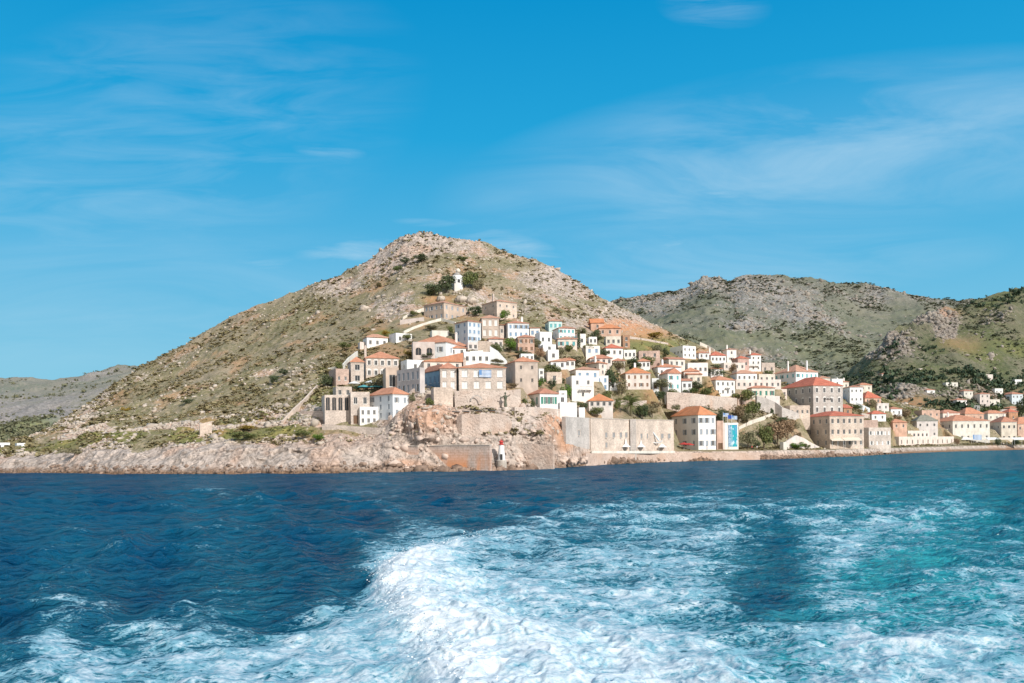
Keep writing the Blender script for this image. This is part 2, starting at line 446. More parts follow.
def add_window(root, loc, rz, w, h, st):
    """st: ('plain'|'surround'|'stone'|'arch'|'closed', shutter material or None)"""
    kind, sh = st
    o = ob('window', frame_mesh(w, h, kind if kind in ('surround', 'stone', 'arch') else 'plain'), root, loc, rz)
    ob('pane', pane_mesh(w, h, 'shutterwhite' if kind == 'closed' else 'pane'), o)
    if sh:
        closed = random.random() < .72
        for sgn in (-1, 1): ob('shutter', shutter_mesh(w, h, sh), o, (sgn*w*.25, .13, 0) if closed else (sgn*(w*.75+.03), 0, 0))
    return o
def panel(b, p0, ux, width, z0, z1, holes, inn):
    """a wall face from p0 along ux with rectangular openings and reveals; inn = inward normal"""
    xs = sorted({0, width, *[x for h in holes for x in h[:2]]}); zs = sorted({z0, z1, *[z for h in holes for z in h[2:]]})
    P = lambda x, z, dd=0: (p0[0]+ux[0]*x+inn[0]*dd, p0[1]+ux[1]*x+inn[1]*dd, z)
    for i in range(len(xs)-1):
        for j in range(len(zs)-1):
            cx, cz = (xs[i]+xs[i+1])/2, (zs[j]+zs[j+1])/2
            if any(h[0] < cx < h[1] and h[2] < cz < h[3] for h in holes): continue
            b.q(P(xs[i], zs[j]), P(xs[i+1], zs[j]), P(xs[i+1], zs[j+1]), P(xs[i], zs[j+1]))
    for x0, x1, a, c in holes:
        D = .22
        b.q(P(x0, a), P(x1, a), P(x1, a, D), P(x0, a, D)); b.q(P(x0, c, D), P(x1, c, D), P(x1, c), P(x0, c))
        b.q(P(x0, a, D), P(x0, c, D), P(x0, c), P(x0, a)); b.q(P(x1, a), P(x1, c), P(x1, c, D), P(x1, a, D))
        b.q(P(x0, a, D), P(x1, a, D), P(x1, c, D), P(x0, c, D))
def holes_for(width, H, grid, win, door, tall=.62):
    """grid (cols, rows) or list of cols per row from the bottom"""
    if not grid: return []
    rows = grid[1] if isinstance(grid, tuple) else len(grid)
    cols = [grid[0]]*rows if isinstance(grid, tuple) else grid
    fh = H/rows; out = []
    ww, wh = win
    wh = min(wh, fh*tall)
    for r in range(rows):
        n = cols[r]
        if not n: continue
        w2 = min(ww, width/n*(.76 if tall > .8 else .55))
        for c in range(n):
            x = width*(c+.5)/n; z = fh*r+(fh-wh)*.56
            if door and r == 0 and c == min(door-1, n-1):
                out.append((x-w2*.6, x+w2*.6, .05, min(fh*.75, 2.3), 'door'))
            else: out.append((x-w2/2, x+w2/2, z, z+wh, 'win'))
    return out
def roof_mesh(b, kind, w, d, H, rh, ov):
    x0, x1, y0, y1 = -w/2-ov, w/2+ov, -d/2-ov, d/2+ov
    z = H; e = .14
    if kind in ('hip', 'gable', 'gablef', 'shed', 'shedl'):
        c = [(x0, y0, z), (x1, y0, z), (x1, y1, z), (x0, y1, z)]
        ct = [(a, b_, z+e) for a, b_, _ in c]
        b.q(c[3], c[2], c[1], c[0])
        for i in range(4): b.q(c[i], c[(i+1) % 4], ct[(i+1) % 4], ct[i])
        if kind == 'hip':
            if w >= d: r0, r1 = (-w/2+d/2, 0, z+e+rh), (w/2-d/2, 0, z+e+rh)
            else: r0, r1 = (0, -d/2+w/2, z+e+rh), (0, d/2-w/2, z+e+rh)
            if w >= d:
                b.q(ct[0], ct[1], r1, r0); b.q(ct[1], ct[2], r1); b.q(ct[2], ct[3], r0, r1); b.q(ct[3], ct[0], r0)
            else:
                b.q(ct[0], ct[1], r0); b.q(ct[1], ct[2], r1, r0); b.q(ct[2], ct[3], r1); b.q(ct[3], ct[0], r0, r1)
        elif kind == 'gable':
            r0, r1 = (x0, 0, z+e+rh), (x1, 0, z+e+rh)
            b.q(ct[0], ct[1], r1, r0); b.q(ct[2], ct[3], r0, r1); b.q(ct[1], ct[2], r1); b.q(ct[3], ct[0], r0)
        elif kind == 'gablef':
            r0, r1 = (0, y0, z+e+rh), (0, y1, z+e+rh)
            b.q(ct[0], ct[1], r0); b.q(ct[1], ct[2], r1, r0); b.q(ct[2], ct[3], r1); b.q(ct[3], ct[0], r0, r1)
        elif kind == 'shed':
            t2, t3 = (x1, y1, z+e+rh), (x0, y1, z+e+rh)
            b.q(ct[0], ct[1], t2, t3); b.q(ct[1], (x1, y1, z+e), t2); b.q((x0, y1, z+e), ct[0], t3); b.q((x1, y1, z+e), (x0, y1, z+e), t3, t2)
        elif kind == 'shedl':
            t1, t2 = (x1, y0, z+e+rh), (x1, y1, z+e+rh)
            b.q(ct[0], t1, t2, ct[3]); b.q(ct[0], (x1, y0, z+e), t1); b.q((x1, y1, z+e), ct[3], t2); b.q((x1, y0, z+e), (x1, y1, z+e), t2, t1)
HOUSES = {}
def house(name, label, xl, xc, xr, yt, yb, wall='white', roof=('hip', 'tile'), wf=None, wl=None, d=9.0, win=(1.0, 1.5), st=('plain', None), cat='house',
          group='houses of the hillside village', rh=None, door=0, chim=(), T=None, Y=None, rdx=0, found=5.0, cut=True, bal=None, ov=.35, yaw=None, pad=0):
    T = T or MAIN
    Yc = Y if Y else T.solve(xc, yb)+rdx
    C = at(xc, yb, Yc); H = (at(xc, yt, Yc)-C).z
    Xc = C.x
    ul = uv(xl, yb)[0]/F; ur = uv(xr, yb)[0]/F
    if yaw is not None: th = yaw; xl = xc+1
    elif xl is None or (xc > 690 and 0 < xc-xl < 4.1): th = .16; xl = xc+1
    elif xl >= xc: th = math.atan2(-Xc, Yc)+.03
    else:
        th = None; best = 1e9
        for k in range(1, 150):
            t = R(-5+k*.6)
            if t > R(80): break
            xx = (Xc-d*math.sin(t))/(Yc+d*math.cos(t))
            e = abs(xx-ul)
            if e < best: best, th = e, t
    w = (ur*Yc-Xc)/max(math.cos(th)-ur*math.sin(th), .05)
    w = max(w, 1.2)
    if xl < xc:   # when the yaw saturates, take the depth from the photo instead
        xx = (Xc-d*math.sin(th))/(Yc+d*math.cos(th))
        if abs(xx-ul) > .002: d = max(2.0, (Xc-ul*Yc)/(math.sin(th)+ul*math.cos(th)))
    c, s = math.cos(th), math.sin(th)
    ctr = Vector((Xc+c*w/2-s*d/2, Yc+s*w/2+c*d/2, C.z))
    root = empty(name, ctr, th); tag(root, label, cat, group)
    if cut: FOOT.append((ctr.x, ctr.y, c, s, w+2*pad, d+2*pad, C.z))
    rk, rm = roof if roof else ('flat', None)
    b = B()
    hf = holes_for(w, H, wf, win, door, .88 if st[0] == 'arch' else .62); hl = holes_for(d, H, wl, win, 0)
    top = H+(.45 if rk == 'flat' else 0)
    panel(b, (-w/2, -d/2), (1, 0), w, -found, top, [h[:4] for h in hf], (0, 1))
    panel(b, (-w/2, d/2), (0, -1), d, -found, top, [h[:4] for h in hl], (1, 0))
    hr = holes_for(d, H, (max(1, int(d/4)), max(1, int(round(H/3.3)))), win, 0) if wf else []
    panel(b, (w/2, -d/2), (0, 1), d, -found, top, [h[:4] for h in hr], (-1, 0))
    b.q((w/2, d/2, -found), (-w/2, d/2, -found), (-w/2, d/2, top), (w/2, d/2, top))
    if rk == 'flat':
        g = .3
        b.q((-w/2+g, -d/2+g, H), (w/2-g, -d/2+g, H), (w/2-g, d/2-g, H), (-w/2+g, d/2-g, H))
        o_ = [(-w/2, -d/2), (w/2, -d/2), (w/2, d/2), (-w/2, d/2)]; i_ = [(-w/2+g, -d/2+g), (w/2-g, -d/2+g), (w/2-g, d/2-g), (-w/2+g, d/2-g)]
        for k in range(4):
            k2 = (k+1) % 4
            b.q((*o_[k], top), (*o_[k2], top), (*i_[k2], top), (*i_[k], top)); b.q((*i_[k], top), (*i_[k2], top), (*i_[k2], H), (*i_[k], H))
    b.build('wall', wall, root)
    if rk != 'flat':
        rb = B(); hh = (rh if rh is not None else min(w, d)*.22)*1.3
        roof_mesh(rb, rk, w, d, H, hh, ov); r = rb.build('roof', rm, root)
        if H > 5 and wf:
            cb = B(); cb.box(-w/2-.12, w/2+.12, -d/2-.12, -d/2, H-.3, H-.003); cb.box(-w/2-.12, -w/2, -d/2, d/2, H-.3, H-.003)
            cb.build('cornice', 'trim' if wall in ('white', 'cream', 'pinkwhite') else 'trimstone', root)
    else: r = root; hh = 0
    for fx, fy in chim:
        cb = B(); x, y = (fx-.5)*w, (fy-.5)*d
        cb.box(x-.35, x+.35, y-.3, y+.3, H+.05, H+hh+1.3); cb.box(x-.45, x+.45, y-.4, y+.4, H+hh+1.3, H+hh+1.45); cb.box(x-.2, x+.2, y-.2, y+.2, H+hh+1.45, H+hh+1.75)
        cb.build('chimney', 'white' if wall in ('white', 'cream', 'pinkwhite', 'aqua', 'paleblue') else 'stone', r)
    for hs, face in ((hf, 0), (hl, 1), (hr, 2)):
        for x0, x1, a, z1, k in hs:
            ww, wh = x1-x0, z1-a; xm = (x0+x1)/2
            if face == 0: loc, rz = (-w/2+xm, -d/2, a), 0
            elif face == 1: loc, rz = (-w/2, d/2-xm, a), -math.pi/2
            else: loc, rz = (w/2, -d/2+xm, a), math.pi/2
            if k == 'door':
                db = B(); db.box(-ww/2+.02, ww/2-.02, .12, .18, 0, wh-.02); db.box(-ww/2+.12, -.05, .09, .119, .2, wh-.3); db.box(.05, ww/2-.12, .09, .119, .2, wh-.3)
                dd = db.build('door', st[1] or 'woodbrown', root); dd.location = loc; dd.rotation_euler.z = rz
            else: add_window(root, loc, rz, round(ww, 1), round(wh, 1), st if face < 2 else (st[0] if st[0] != 'closed' else 'plain', None))
    if bal:      # balcony: (x fraction, width, height above base)
        fx, bw, bz = bal; x = (fx-.5)*w
        bb = B(); bb.box(x-bw/2, x+bw/2, -d/2-1.0, -d/2-.003, bz, bz+.15)
        for k in range(3): bb.box(x-bw/2+.1+k*(bw-.4)/2, x-bw/2+.3+k*(bw-.4)/2, -d/2-.8, -d/2-.003, bz-.4, bz-.003)
        bo = bb.build('balcony', 'trim', root)
        rb = B(); z0, z1 = bz+.15, bz+1.1
        rb.box(x-bw/2, x+bw/2, -d/2-1.0, -d/2-.96, z1, z1+.05)
        for k in range(int(bw/.25)+1): rb.box(x-bw/2+k*.25, x-bw/2+k*.25+.03, -d/2-1.0, -d/2-.97, z0, z1)
        rb.build('railing', 'iron', bo)
    HOUSES[label] = (root, w, d, H)
    return root
PLAIN = ('plain', None)
def S(c, k='plain'): return (k, 'shutter'+c)
def wall(name, label, pts, m='wallstone', th=.6, T=None, cat='wall', group=None, Ys=None, down=2.5, cope=None):
    """wall along (px, top py, base py) points standing where the base meets the ground"""
    T = T or MAIN
    P = []
    for i, (px, pt_, pb) in enumerate(pts):
        Y = Ys[i] if Ys else T.solve(px, pb)
        a = at(px, pb, Y); c = at(px, pt_, Y); P.append((a.x, a.y, a.z-down, c.z))
    o0 = Vector((P[0][0], P[0][1], P[0][2]+down)); b = B(); cb = B()
    for i in range(len(P)-1):
        (x0, y0, b0, t0), (x1, y1, b1, t1) = P[i], P[i+1]
        n = Vector((-(y1-y0), x1-x0, 0)).normalized()*th
        if n.y < 0: n = -n
        g = lambda x, y, z, k=0: (x-o0.x+n.x*k, y-o0.y+n.y*k, z-o0.z)
        b.q(g(x0, y0, b0), g(x1, y1, b1), g(x1, y1, t1), g(x0, y0, t0)); b.q(g(x0, y0, t0), g(x1, y1, t1), g(x1, y1, t1, 1), g(x0, y0, t0, 1))
        b.q(g(x1, y1, b1, 1), g(x0, y0, b0, 1), g(x0, y0, t0, 1), g(x1, y1, t1, 1))
        if i == 0: b.q(g(x0, y0, b0, 1), g(x0, y0, b0), g(x0, y0, t0), g(x0, y0, t0, 1))
        if i == len(P)-2: b.q(g(x1, y1, b1), g(x1, y1, b1, 1), g(x1, y1, t1, 1), g(x1, y1, t1))
        if cope:
            k0, k1 = -.12, 1.12
            q = [g(x0, y0, t0+.01, k0), g(x1, y1, t1+.01, k0), g(x1, y1, t1+.01, k1), g(x0, y0, t0+.01, k1)]; q2 = [(a_, b_, c_+.2) for a_, b_, c_ in q]
            cb.q(*q2); cb.q(q[0], q[1], q2[1], q2[0]); cb.q(q[2], q[3], q2[3], q2[2]); cb.q(q[1], q[2], q2[2], q2[1]); cb.q(q[3], q[0], q2[0], q2[3])
    o = b.build(name, m); o.location = o0; tag(o, label, cat, group)
    if cope: cb.build('coping', cope, o)
    return o
# ================================================================ THE VILLAGE (pixel spans of the photograph, solved onto the hill)
H = house
BL, GR, TE, GY, WH, BR = 'blue', 'green', 'teal', 'grey', 'white', 'brown'
# ---- upper left
H('stone_house', 'tall two-storey stone house with low tiled roof directly below the white windmill tower', 424, 444, 466, 302.5, 320, 'beige', ('hip', 'tilepale'), (4, 2), (4, 2), 11, rh=1.5, st=S(GY))
H('stone_house', 'square stone house with chimney at the village top behind a bright green tree', 482, 497, 517, 301, 319, 'paleston', ('hip', 'tilepale'), (3, 2), (2, 2), 11, rh=1.4, chim=[(.05, .3)], win=(.8, 1.1))
H('white_house', 'low white house with faded pink roof at the upper left edge of the village', 363, 367, 388, 337, 348, 'white', ('hip', 'tilepale'), (3, 1), (1, 1), 6, rh=1.2)
H('white_annex', 'tiny white annex at the left end of the faded pink roofed house', 358, 360, 365, 343, 349, 'pinkwhite', ('flat', None), None, None, 4)
H('white_house', 'blank white house with sloping wall beside the path on the upper left', 389, 396, 412, 334, 343, 'white', ('flat', None), (2, 1), None, 6)
H('white_townhouse', 'tall white townhouse with pale blue shutters below the upper stone house', 455, 468, 481, 321, 342, 'paleblue', ('hip', 'tileold'), (3, 3), (2, 3), 8, rh=.7, st=S(BL), win=(.9, 1.3))
H('beige_house', 'beige house with large white shuttered windows and flat pink roof', 480, 482, 499, 318, 338, 'beige', ('hip', 'tilepale'), (3, 2), None, 9, rh=1.2, st=('closed', None), win=(1.4, 2.2))
H('stone_annex', 'narrow shaded stone wing at the right of the beige shuttered house', 498, 499.5, 504, 325, 338, 'stone', ('shed', 'tileold'), (1, 1), None, 6, rh=.8)
H('white_house', 'long white house with blue shutters and dark tiled roof in the upper village', 503, 508, 529, 323, 338, 'white', ('hip', 'tileold'), (4, 2), (1, 2), 8, rh=1.1, st=S(BL), win=(.9, 1.4), chim=[(.8, .5)])
H('white_house', 'small white wing with two windows right of the long blue shuttered house', 529, 530, 540, 328, 338, 'white', ('shed', 'tileold'), (2, 1), None, 6, rh=.8, st=S(BL))
H('white_manor', 'wide white manor with bright red tiled roof and blue-grey left wall in the upper middle', 412, 446, 476, 342, 357, 'white', ('hip', 'tile'), (3, 1), (3, 1), 13, rh=2.6, win=(1.1, 1.7), st=S(GY), chim=[(.55, .2)])
H('white_gatehouse', 'blue-grey plastered forecourt building with arched opening left of the white manor', 412, 413, 435, 343, 361, 'mauve', ('flat', None), (2, 1), None, 4, win=(2.0, 2.6), st=('arch', None))
H('pink_house', 'pink two-storey house with red roof and six windows among trees', 516, 518, 534.5, 337.5, 353, 'peach', ('hip', 'tileold'), (3, 2), None, 8, rh=1.0, win=(.9, 1.3), st=S(BR))
H('aqua_house', 'topmost turquoise and white house with aqua shutters', 545, 549, 562, 321, 331, 'aqua', ('hip', 'tilepale'), (3, 1), (1, 1), 7, rh=.9, st=S(TE))
H('white_house', 'white house with turquoise shutters just below the topmost turquoise house', 553, 559, 575, 328, 341, 'white', ('hip', 'tileold'), (4, 2), (1, 1), 7, rh=.9, st=S(TE), win=(.9, 1.2))
H('white_house', 'plain white block beside the dark cypress tree', 575, 578, 586, 335, 347, 'white', ('flat', None), (1, 1), None, 6)
H('pinkwhite_house', 'cream house with pale pink roof below the turquoise shuttered house', 556, 558, 577, 339, 349, 'pinkwhite', ('hip', 'tilepale'), (3, 1), None, 7, rh=1.0, st=S(TE))
H('white_house', 'flat roofed white house stepping down left of the cream house with pale pink roof', 535, 540, 552, 333, 347, 'white', ('flat', None), (2, 1), (1, 1), 6)
H('white_house', 'small white cube house alone among dark bushes in the village middle', 546, 548, 559, 351, 361, 'white', ('flat', None), (1, 1), None, 5)
H('ruined_house', 'long low peach house with orange earth and orange roof above it at the village top', 597, 599, 621, 328.5, 336, 'peach', ('hip', 'tileorange'), (3, 1), None, 7, rh=1.6)
H('orange_roofed_barn', 'long barn with bright orange roof at the left of the orange earth slope', 589, 591, 604, 323, 330, 'peach', ('gable', 'tileorange'), (1, 1), None, 6, rh=1.7)
H('cream_house', 'cream house with two dark windows right under the peach barn', 604, 606, 621, 337.5, 346, 'cream', ('flat', None), (3, 1), None, 6)
H('ochre_tower', 'narrow ochre tower house beside the cream house with dark windows', 621, 623, 630, 336, 348, 'ochre', ('flat', None), (1, 2), None, 5)
H('white_house', 'white house with broad red tiled roof below the ochre tower', 600, 606, 623, 348, 357, 'white', ('hip', 'tilered'), (3, 1), (1, 1), 7, rh=1.5)
H('white_house', 'long low white wing stepping right from the broad red roof', 622, 624, 636, 351, 359, 'white', ('flat', None), (3, 1), None, 5)
H('ochre_ruin', 'roofless ochre stone ruin on the slope in the upper middle', 637, 639, 660, 352, 359, 'pinkstone', ('flat', None), (2, 1), None, 5)
H('white_villa', 'flat roofed white villa with colonnaded left wing high on the right slope', 670, 683, 696, 346.5, 358, 'white', ('flat', None), (3, 2), (4, 1), 9, win=(.9, 1.2))
H('white_house', 'white house with reddish shed roof just below the flat roofed villa', 661, 669, 685, 359, 368, 'cream', ('gable', 'tileold'), (3, 1), (1, 1), 7, rh=.8)
H('white_house', 'white house with red roof and chimney at the left of the gabled house', 650, 658, 681, 367, 378, 'white', ('hip', 'tile'), (3, 1), (1, 1), 8, rh=1.2, chim=[(.3, .3)])
H('white_house', 'plain white two-window cube house with flat roof beside the round green bush', 684, 688, 708, 364, 376, 'white', ('flat', None), (4, 1), (2, 1), 7)
H('stone_villa', 'pink-beige stone villa with orange hip roof and central chimney', 620, 626, 650.5, 373.5, 389, 'pinkwhite', ('hip', 'tileorange'), (4, 2), (1, 2), 9, rh=2.0, chim=[(.5, .5)], win=(.8, 1.3), st=S(BR))
H('gabled_house', 'white gabled house with turquoise shutters in front of the white cube house', 656, 668, 681, 373.5, 391, 'white', ('gablef', 'tileold'), (2, 2), (2, 1), 10, rh=1.6, st=S(TE), win=(.9, 1.5))
H('pinkwhite_house', 'small pink and white house with terracotta roof left of the stone villa', 584, 599, 607, 363, 375, 'pinkwhite', ('hip', 'tile'), (1, 2), (2, 1), 7, rh=.8, chim=[(.1, .3)])
# ---- right shoulder
H('white_house', 'white house with pink roof at the left of the small tower on the right shoulder', 709, 711, 726, 355.5, 363, 'white', ('hip', 'tilered'), (4, 1), None, 8, rh=1.9, chim=[(.05, .3)])
H('tower_house', 'small square white tower house with a balcony on the right shoulder', 725, 727, 736.5, 349.5, 363, 'white', ('hip', 'tileold'), (1, 2), None, 5, rh=.6, chim=[(.1, .2)], bal=(.5, 2.2, 2.6))
H('pink_house', 'rose pink house with red roof between the white tower and the balcony house', 737, 738, 749, 358.5, 370, 'pink', ('hip', 'tilered'), (2, 1), None, 7, rh=1.2)
H('white_house', 'white house with dark red roof and chimney, farthest up behind the balcony house', 748, 751, 761, 355, 362, 'white', ('hip', 'tilered'), (2, 1), None, 6, rh=1.2, chim=[(.1, .4)])
H('balcony_house', 'white house with long blue-grey balcony above a stone base', 744, 746, 761, 360, 371, 'white', ('flat', None), (3, 2), None, 6, bal=(.5, 5.0, 2.4), win=(.9, 1.2))
H('stone_house', 'roofless grey stone house right of the long balcony', 759, 762, 775, 363.5, 375, 'stone', ('flat', None), (2, 1), None, 6)
H('white_mansion', 'large white mansion with peach hip roof and two tall chimneys behind the grey school', 774, 796, 818, 371.5, 388, 'white', ('hip', 'tilepale'), (5, 2), (4, 2), 15, rh=3.2, chim=[(.05, .4), (.6, .1)], st=S(TE), win=(1.1, 1.7))
H('white_house', 'long white townhouse with wide orange roof and shaded pale blue left wall', 699, 716, 735, 380, 396, 'white', ('hip', 'tile'), (4, 2), (3, 2), 13, rh=1.6, win=(.9, 1.4), bal=(.6, 2, 3.2))
H('orange_roofed_house', 'low cream house with orange roof behind the long white townhouse', 683, 688, 702, 374.5, 385, 'cream', ('shed', 'tile'), (2, 1), (1, 1), 7, rh=1.4)
H('white_house', 'very long low white building with one row of windows right of the orange roofed townhouse', 734, 736, 781, 380.5, 389, 'pinkwhite', ('flat', None), (8, 1), None, 8, found=1.5, win=(1.0, 1.5))
H('cream_house', 'cream house with four green shuttered windows and flat red roof', 750, 752, 775, 388, 399, 'cream', ('hip', 'tileold'), (4, 1), None, 7, rh=.9, st=S(GR), win=(1.0, 1.9))
H('school_building', 'huge grey stone school with red hip roof and arched white window surrounds', 780, 813.5, 843, 385.5, 415, 'greystone', ('hip', 'tilered'), (4, 3), (5, 3), 24, rh=3.6, win=(1.2, 2.1), st=('surround', None), door=0, bal=(.5, 3.5, 7.6), found=8)
H('school_annex', 'pale one-storey stone annex in front of the grey school', 786, 790, 810, 406.5, 418, 'paleston', ('flat', None), (4, 1), None, 5, win=(.9, 1.4))
H('white_house', 'white house with pale side wall directly right of the grey school', 843, 850, 863, 387, 404, 'white', ('hip', 'tileold'), (3, 2), (2, 2), 8, rh=.7, win=(.8, 1.2))
H('orange_roofed_house', 'small orange roofed house half hidden behind the school roof', 818, 820, 830, 378, 386, 'cream', ('hip', 'tilepale'), (2, 1), None, 7, rh=1.1, rdx=12)
H('white_house', 'small cream house with two chimneys behind the right end of the school', 836, 838, 849, 382, 390, 'cream', ('hip', 'tileold'), (2, 1), None, 6, rh=.8, rdx=10, chim=[(.2, .5), (.8, .5)])
H('red_roofed_house', 'low house almost all red roof right of the white house beside the school', 863, 865, 881, 398, 404, 'peach', ('hip', 'tilered'), (3, 1), None, 9, rh=3.0)
H('ochre_house', 'small ochre lean-to house at the right foot of the grey school', 842, 844, 852, 408, 416, 'ochre', ('shed', 'tilered'), (1, 1), None, 5, rh=1.5)
# ---- quay, right
QB = dict(cat='building', group='buildings along the quay')
H('quay_mansion', 'long three-storey grey and cream quay building with bright red roof and awnings', 799, 830, 864, 416, 448.5, 'paleston', ('hip', 'tilered'), [6, 6, 6], [4, 4, 5], 22, rh=1.8, win=(1.1, 1.9), st=PLAIN, pad=4, **QB)
H('stone_warehouse', 'low stone warehouse with two white doors on the quay', 863, 869, 891, 428.5, 448.5, 'stone', ('flat', None), [4, 6], None, 4, yaw=.5, win=(1.2, 1.7), st=('plain', 'shutterwhite'), rdx=6, found=2, **QB)
H('garden_house', 'small pinkish stepped block behind the stone warehouse', 861, 864, 878, 421, 433, 'pinkstone', ('flat', None), None, None, 6)
H('low_quay_building', 'long low white quay building with five dark arched doors', 891, 899, 954, 437.5, 447, 'pinkwhite', ('flat', None), [11], None, 4, yaw=.74, win=(1.3, 2.2), st=('arch', None), rdx=12, found=2, **QB)
H('green_shed_house', 'small teal-grey house with red roof left of the white terraced house', 893, 896, 904, 431, 439, 'greyplaster', ('hip', 'tilered'), (1, 1), None, 6, rh=1.0, rdx=8, **QB)
H('terraced_house', 'white house with glazed terrace above the low quay building', 904, 908, 929, 431.5, 439, 'pinkwhite', ('flat', None), (5, 1), None, 4, yaw=.5, rdx=9, win=(1.6, 1.6), **QB)
H('grey_roofed_house', 'tall pale house with olive-grey hip roof near the harbour', 911, 917, 938, 421, 439, 'pinkwhite', ('hip', 'tilegrey'), (3, 2), None, 12, rh=2.6, rdx=18, **QB)
H('orange_roofed_mansion', 'wide cream harbour mansion with orange roof and shaded grey left side', 927, 953, 990, 421, 444, 'cream', ('hip', 'tile'), (6, 2), (4, 2), 22, rh=3.0, win=(1.2, 2.2), rdx=16, chim=[(.3, .6)], **QB)
H('harbour_house', 'cream harbour house with small orange roof and grey side wall', 989, 1001.5, 1017, 422, 443.5, 'cream', ('hip', 'tileold'), (3, 2), (2, 2), 14, rh=2.6, win=(1.2, 1.8), rdx=14, chim=[(.6, .5)], **QB)
H('pink_harbour_house', 'pink harbour house at the right edge of the picture', 1016, 1018, 1042, 424, 443, 'peach', ('hip', 'tile'), (5, 2), None, 12, rh=3.4, win=(1.2, 1.8), rdx=14, **QB)
H('pink_house', 'small pink house alone above the olive-grey roof', 920, 922, 940, 411, 419, 'peach', ('flat', None), (3, 1), None, 7, rdx=0)
H('red_roofed_house', 'house with two orange roofs peeping over the wide cream harbour mansion', 962, 965, 984, 414, 422, 'peach', ('hip', 'tile'), (3, 1), None, 10, rh=3.2, rdx=0)
H('red_roofed_house', 'narrow red brick coloured house behind the cream harbour house', 1007, 1009, 1018, 412, 424, 'ochre', ('hip', 'tilered'), (1, 1), None, 7, rh=1.6, rdx=0)
# ---- far right slope
FR = dict(T=SPUR, cut=False, group='scattered houses on the far right slope', rdx=0, found=7)
H('far_house', 'small pink-white house in the scrub of the far right slope', 973, 980, 990, 394, 404, 'pinkwhite', ('hip', 'tileold'), (2, 2), (1, 1), 9, rh=1.0, **FR)
H('far_house', 'blue-grey flat house in the shade on the far right slope', 1000, 1012, 1023, 394, 406, 'paleblue', ('hip', 'tileold'), (3, 2), (2, 1), 12, rh=1.5, **FR)
H('far_house', 'low cream terrace house between the pink-white and blue-grey far houses', 985, 987, 1000, 400, 405, 'cream', ('flat', None), (2, 1), None, 7, **FR)
H('far_house', 'small grey house lowest on the far right slope', 970, 973, 980, 406, 412, 'greyplaster', ('flat', None), (2, 1), None, 7, **FR)
H('far_house', 'long grey terrace wall house climbing the far right slope', 984, 986, 1008, 410, 415, 'mauve', ('flat', None), (4, 1), None, 7, **FR)
H('far_house', 'highest tiny cream house above the dark trees of the far right', 880, 882, 890, 374, 379, 'pinkwhite', ('hip', 'tileold'), None, None, 9, rh=1.0, **FR)
H('far_house', 'tiny white house on the green slope near the dark tree belt', 944, 946, 958, 383, 387, 'cream', ('flat', None), (2, 1), None, 9, **FR)
H('far_house', 'long pale ruin above the dark tree belt of the far slope', 916, 918, 934, 369, 372, 'mauve', ('flat', None), None, None, 9, **FR)
H('far_house', 'tiny pale house high at the right end of the far slope', 984, 986, 993, 375, 380, 'pinkwhite', ('flat', None), None, None, 9, **FR)
H('far_house', 'tiny white house near the right edge above the blue-grey house', 1013, 1015, 1022, 380, 384, 'white', ('flat', None), None, None, 9, **FR)
# ---- middle
H('stone_mansion', 'grey-beige stone mansion with two red roofs on the left of the village', 363, 366, 399, 358, 378, 'stone', ('hip', 'tile'), (5, 2), None, 10, rh=2.0, win=(1.0, 1.5), st=('surround', None), chim=[(.02, .3)])
H('stone_wing', 'lower stone wing with small red roof at the left of the grey-beige mansion', 348, 351, 364, 362, 384, 'stone', ('hip', 'tile'), (1, 2), (1, 1), 8, rh=1.4, win=(1.6, 1.8))
H('stone_ruin', 'pinkish windowless stone block at the far left edge of the village', 329, 336, 349, 370, 388, 'pinkstone', ('flat', None), (2, 1), None, 8, win=(.7, 1.2))
H('stone_storehouse', 'sandy stone building behind the round olive tree', 383, 386, 399, 369, 394, 'beige', ('flat', None), (1, 1), None, 7, win=(1.8, 3.4))
H('arcaded_building', 'old stone building with four tall dark arches on the left cliff', 322, 325, 350, 396.5, 427, 'stone', ('flat', None), [0, 4], None, 8, win=(1.75, 4.3), st=('arch', None))
H('stone_building', 'stone building with two windows and a dark doorway joining the arcade to the white house', 349, 351, 370, 393.5, 424, 'stone', ('flat', None), [2, 2], None, 8, win=(1.0, 1.8), door=1)
H('white_hotel', 'bright white three-storey house with red roof on the left cliff', 369, 393, 409, 394, 419, 'white', ('hip', 'tile'), (2, 2), (3, 3), 11, rh=1.5, win=(.8, 1.4), st=S(GY), bal=None)
H('white_block', 'lowest white block with a step in front of the bright white cliff house', 358, 360, 383, 408.5, 425, 'white', ('flat', None), (4, 2), None, 5, win=(.7, 1.2))
H('white_house', 'white house with five tall grey windows on its broad front', 397, 420, 425, 369, 394, 'mauve', ('flat', None), None, (5, 2), 11, win=(1.0, 2.3), st=S(GY), found=7)
H('white_house', 'white cube with terrace above the five tall windows', 401, 407, 424, 361, 372, 'white', ('flat', None), (1, 1), (1, 1), 6)
H('blue_house', 'bright blue fronted house with four windows left of the central mansion', 424, 441.5, 447, 370, 388, 'blue', ('hip', 'tileold'), None, (4, 1), 11, rh=1.3, win=(1.0, 1.9), st=S(BL), found=8)
H('mansion_wing', 'left stone wing of the central mansion with large white windows', 439, 440.5, 457, 368.5, 391, 'stone', ('hip', 'tileold'), (2, 2), None, 9, rh=1.4, st=('closed', None), win=(1.5, 1.9), found=10)
H('central_mansion', 'big central stone mansion with terracotta roof, white windows and a blue flag', 457, 459, 506, 368, 391, 'stone', ('hip', 'tile'), (4, 2), None, 13, rh=1.5, st=('closed', None), win=(1.6, 2.0), chim=[(.15, .5)], found=9)
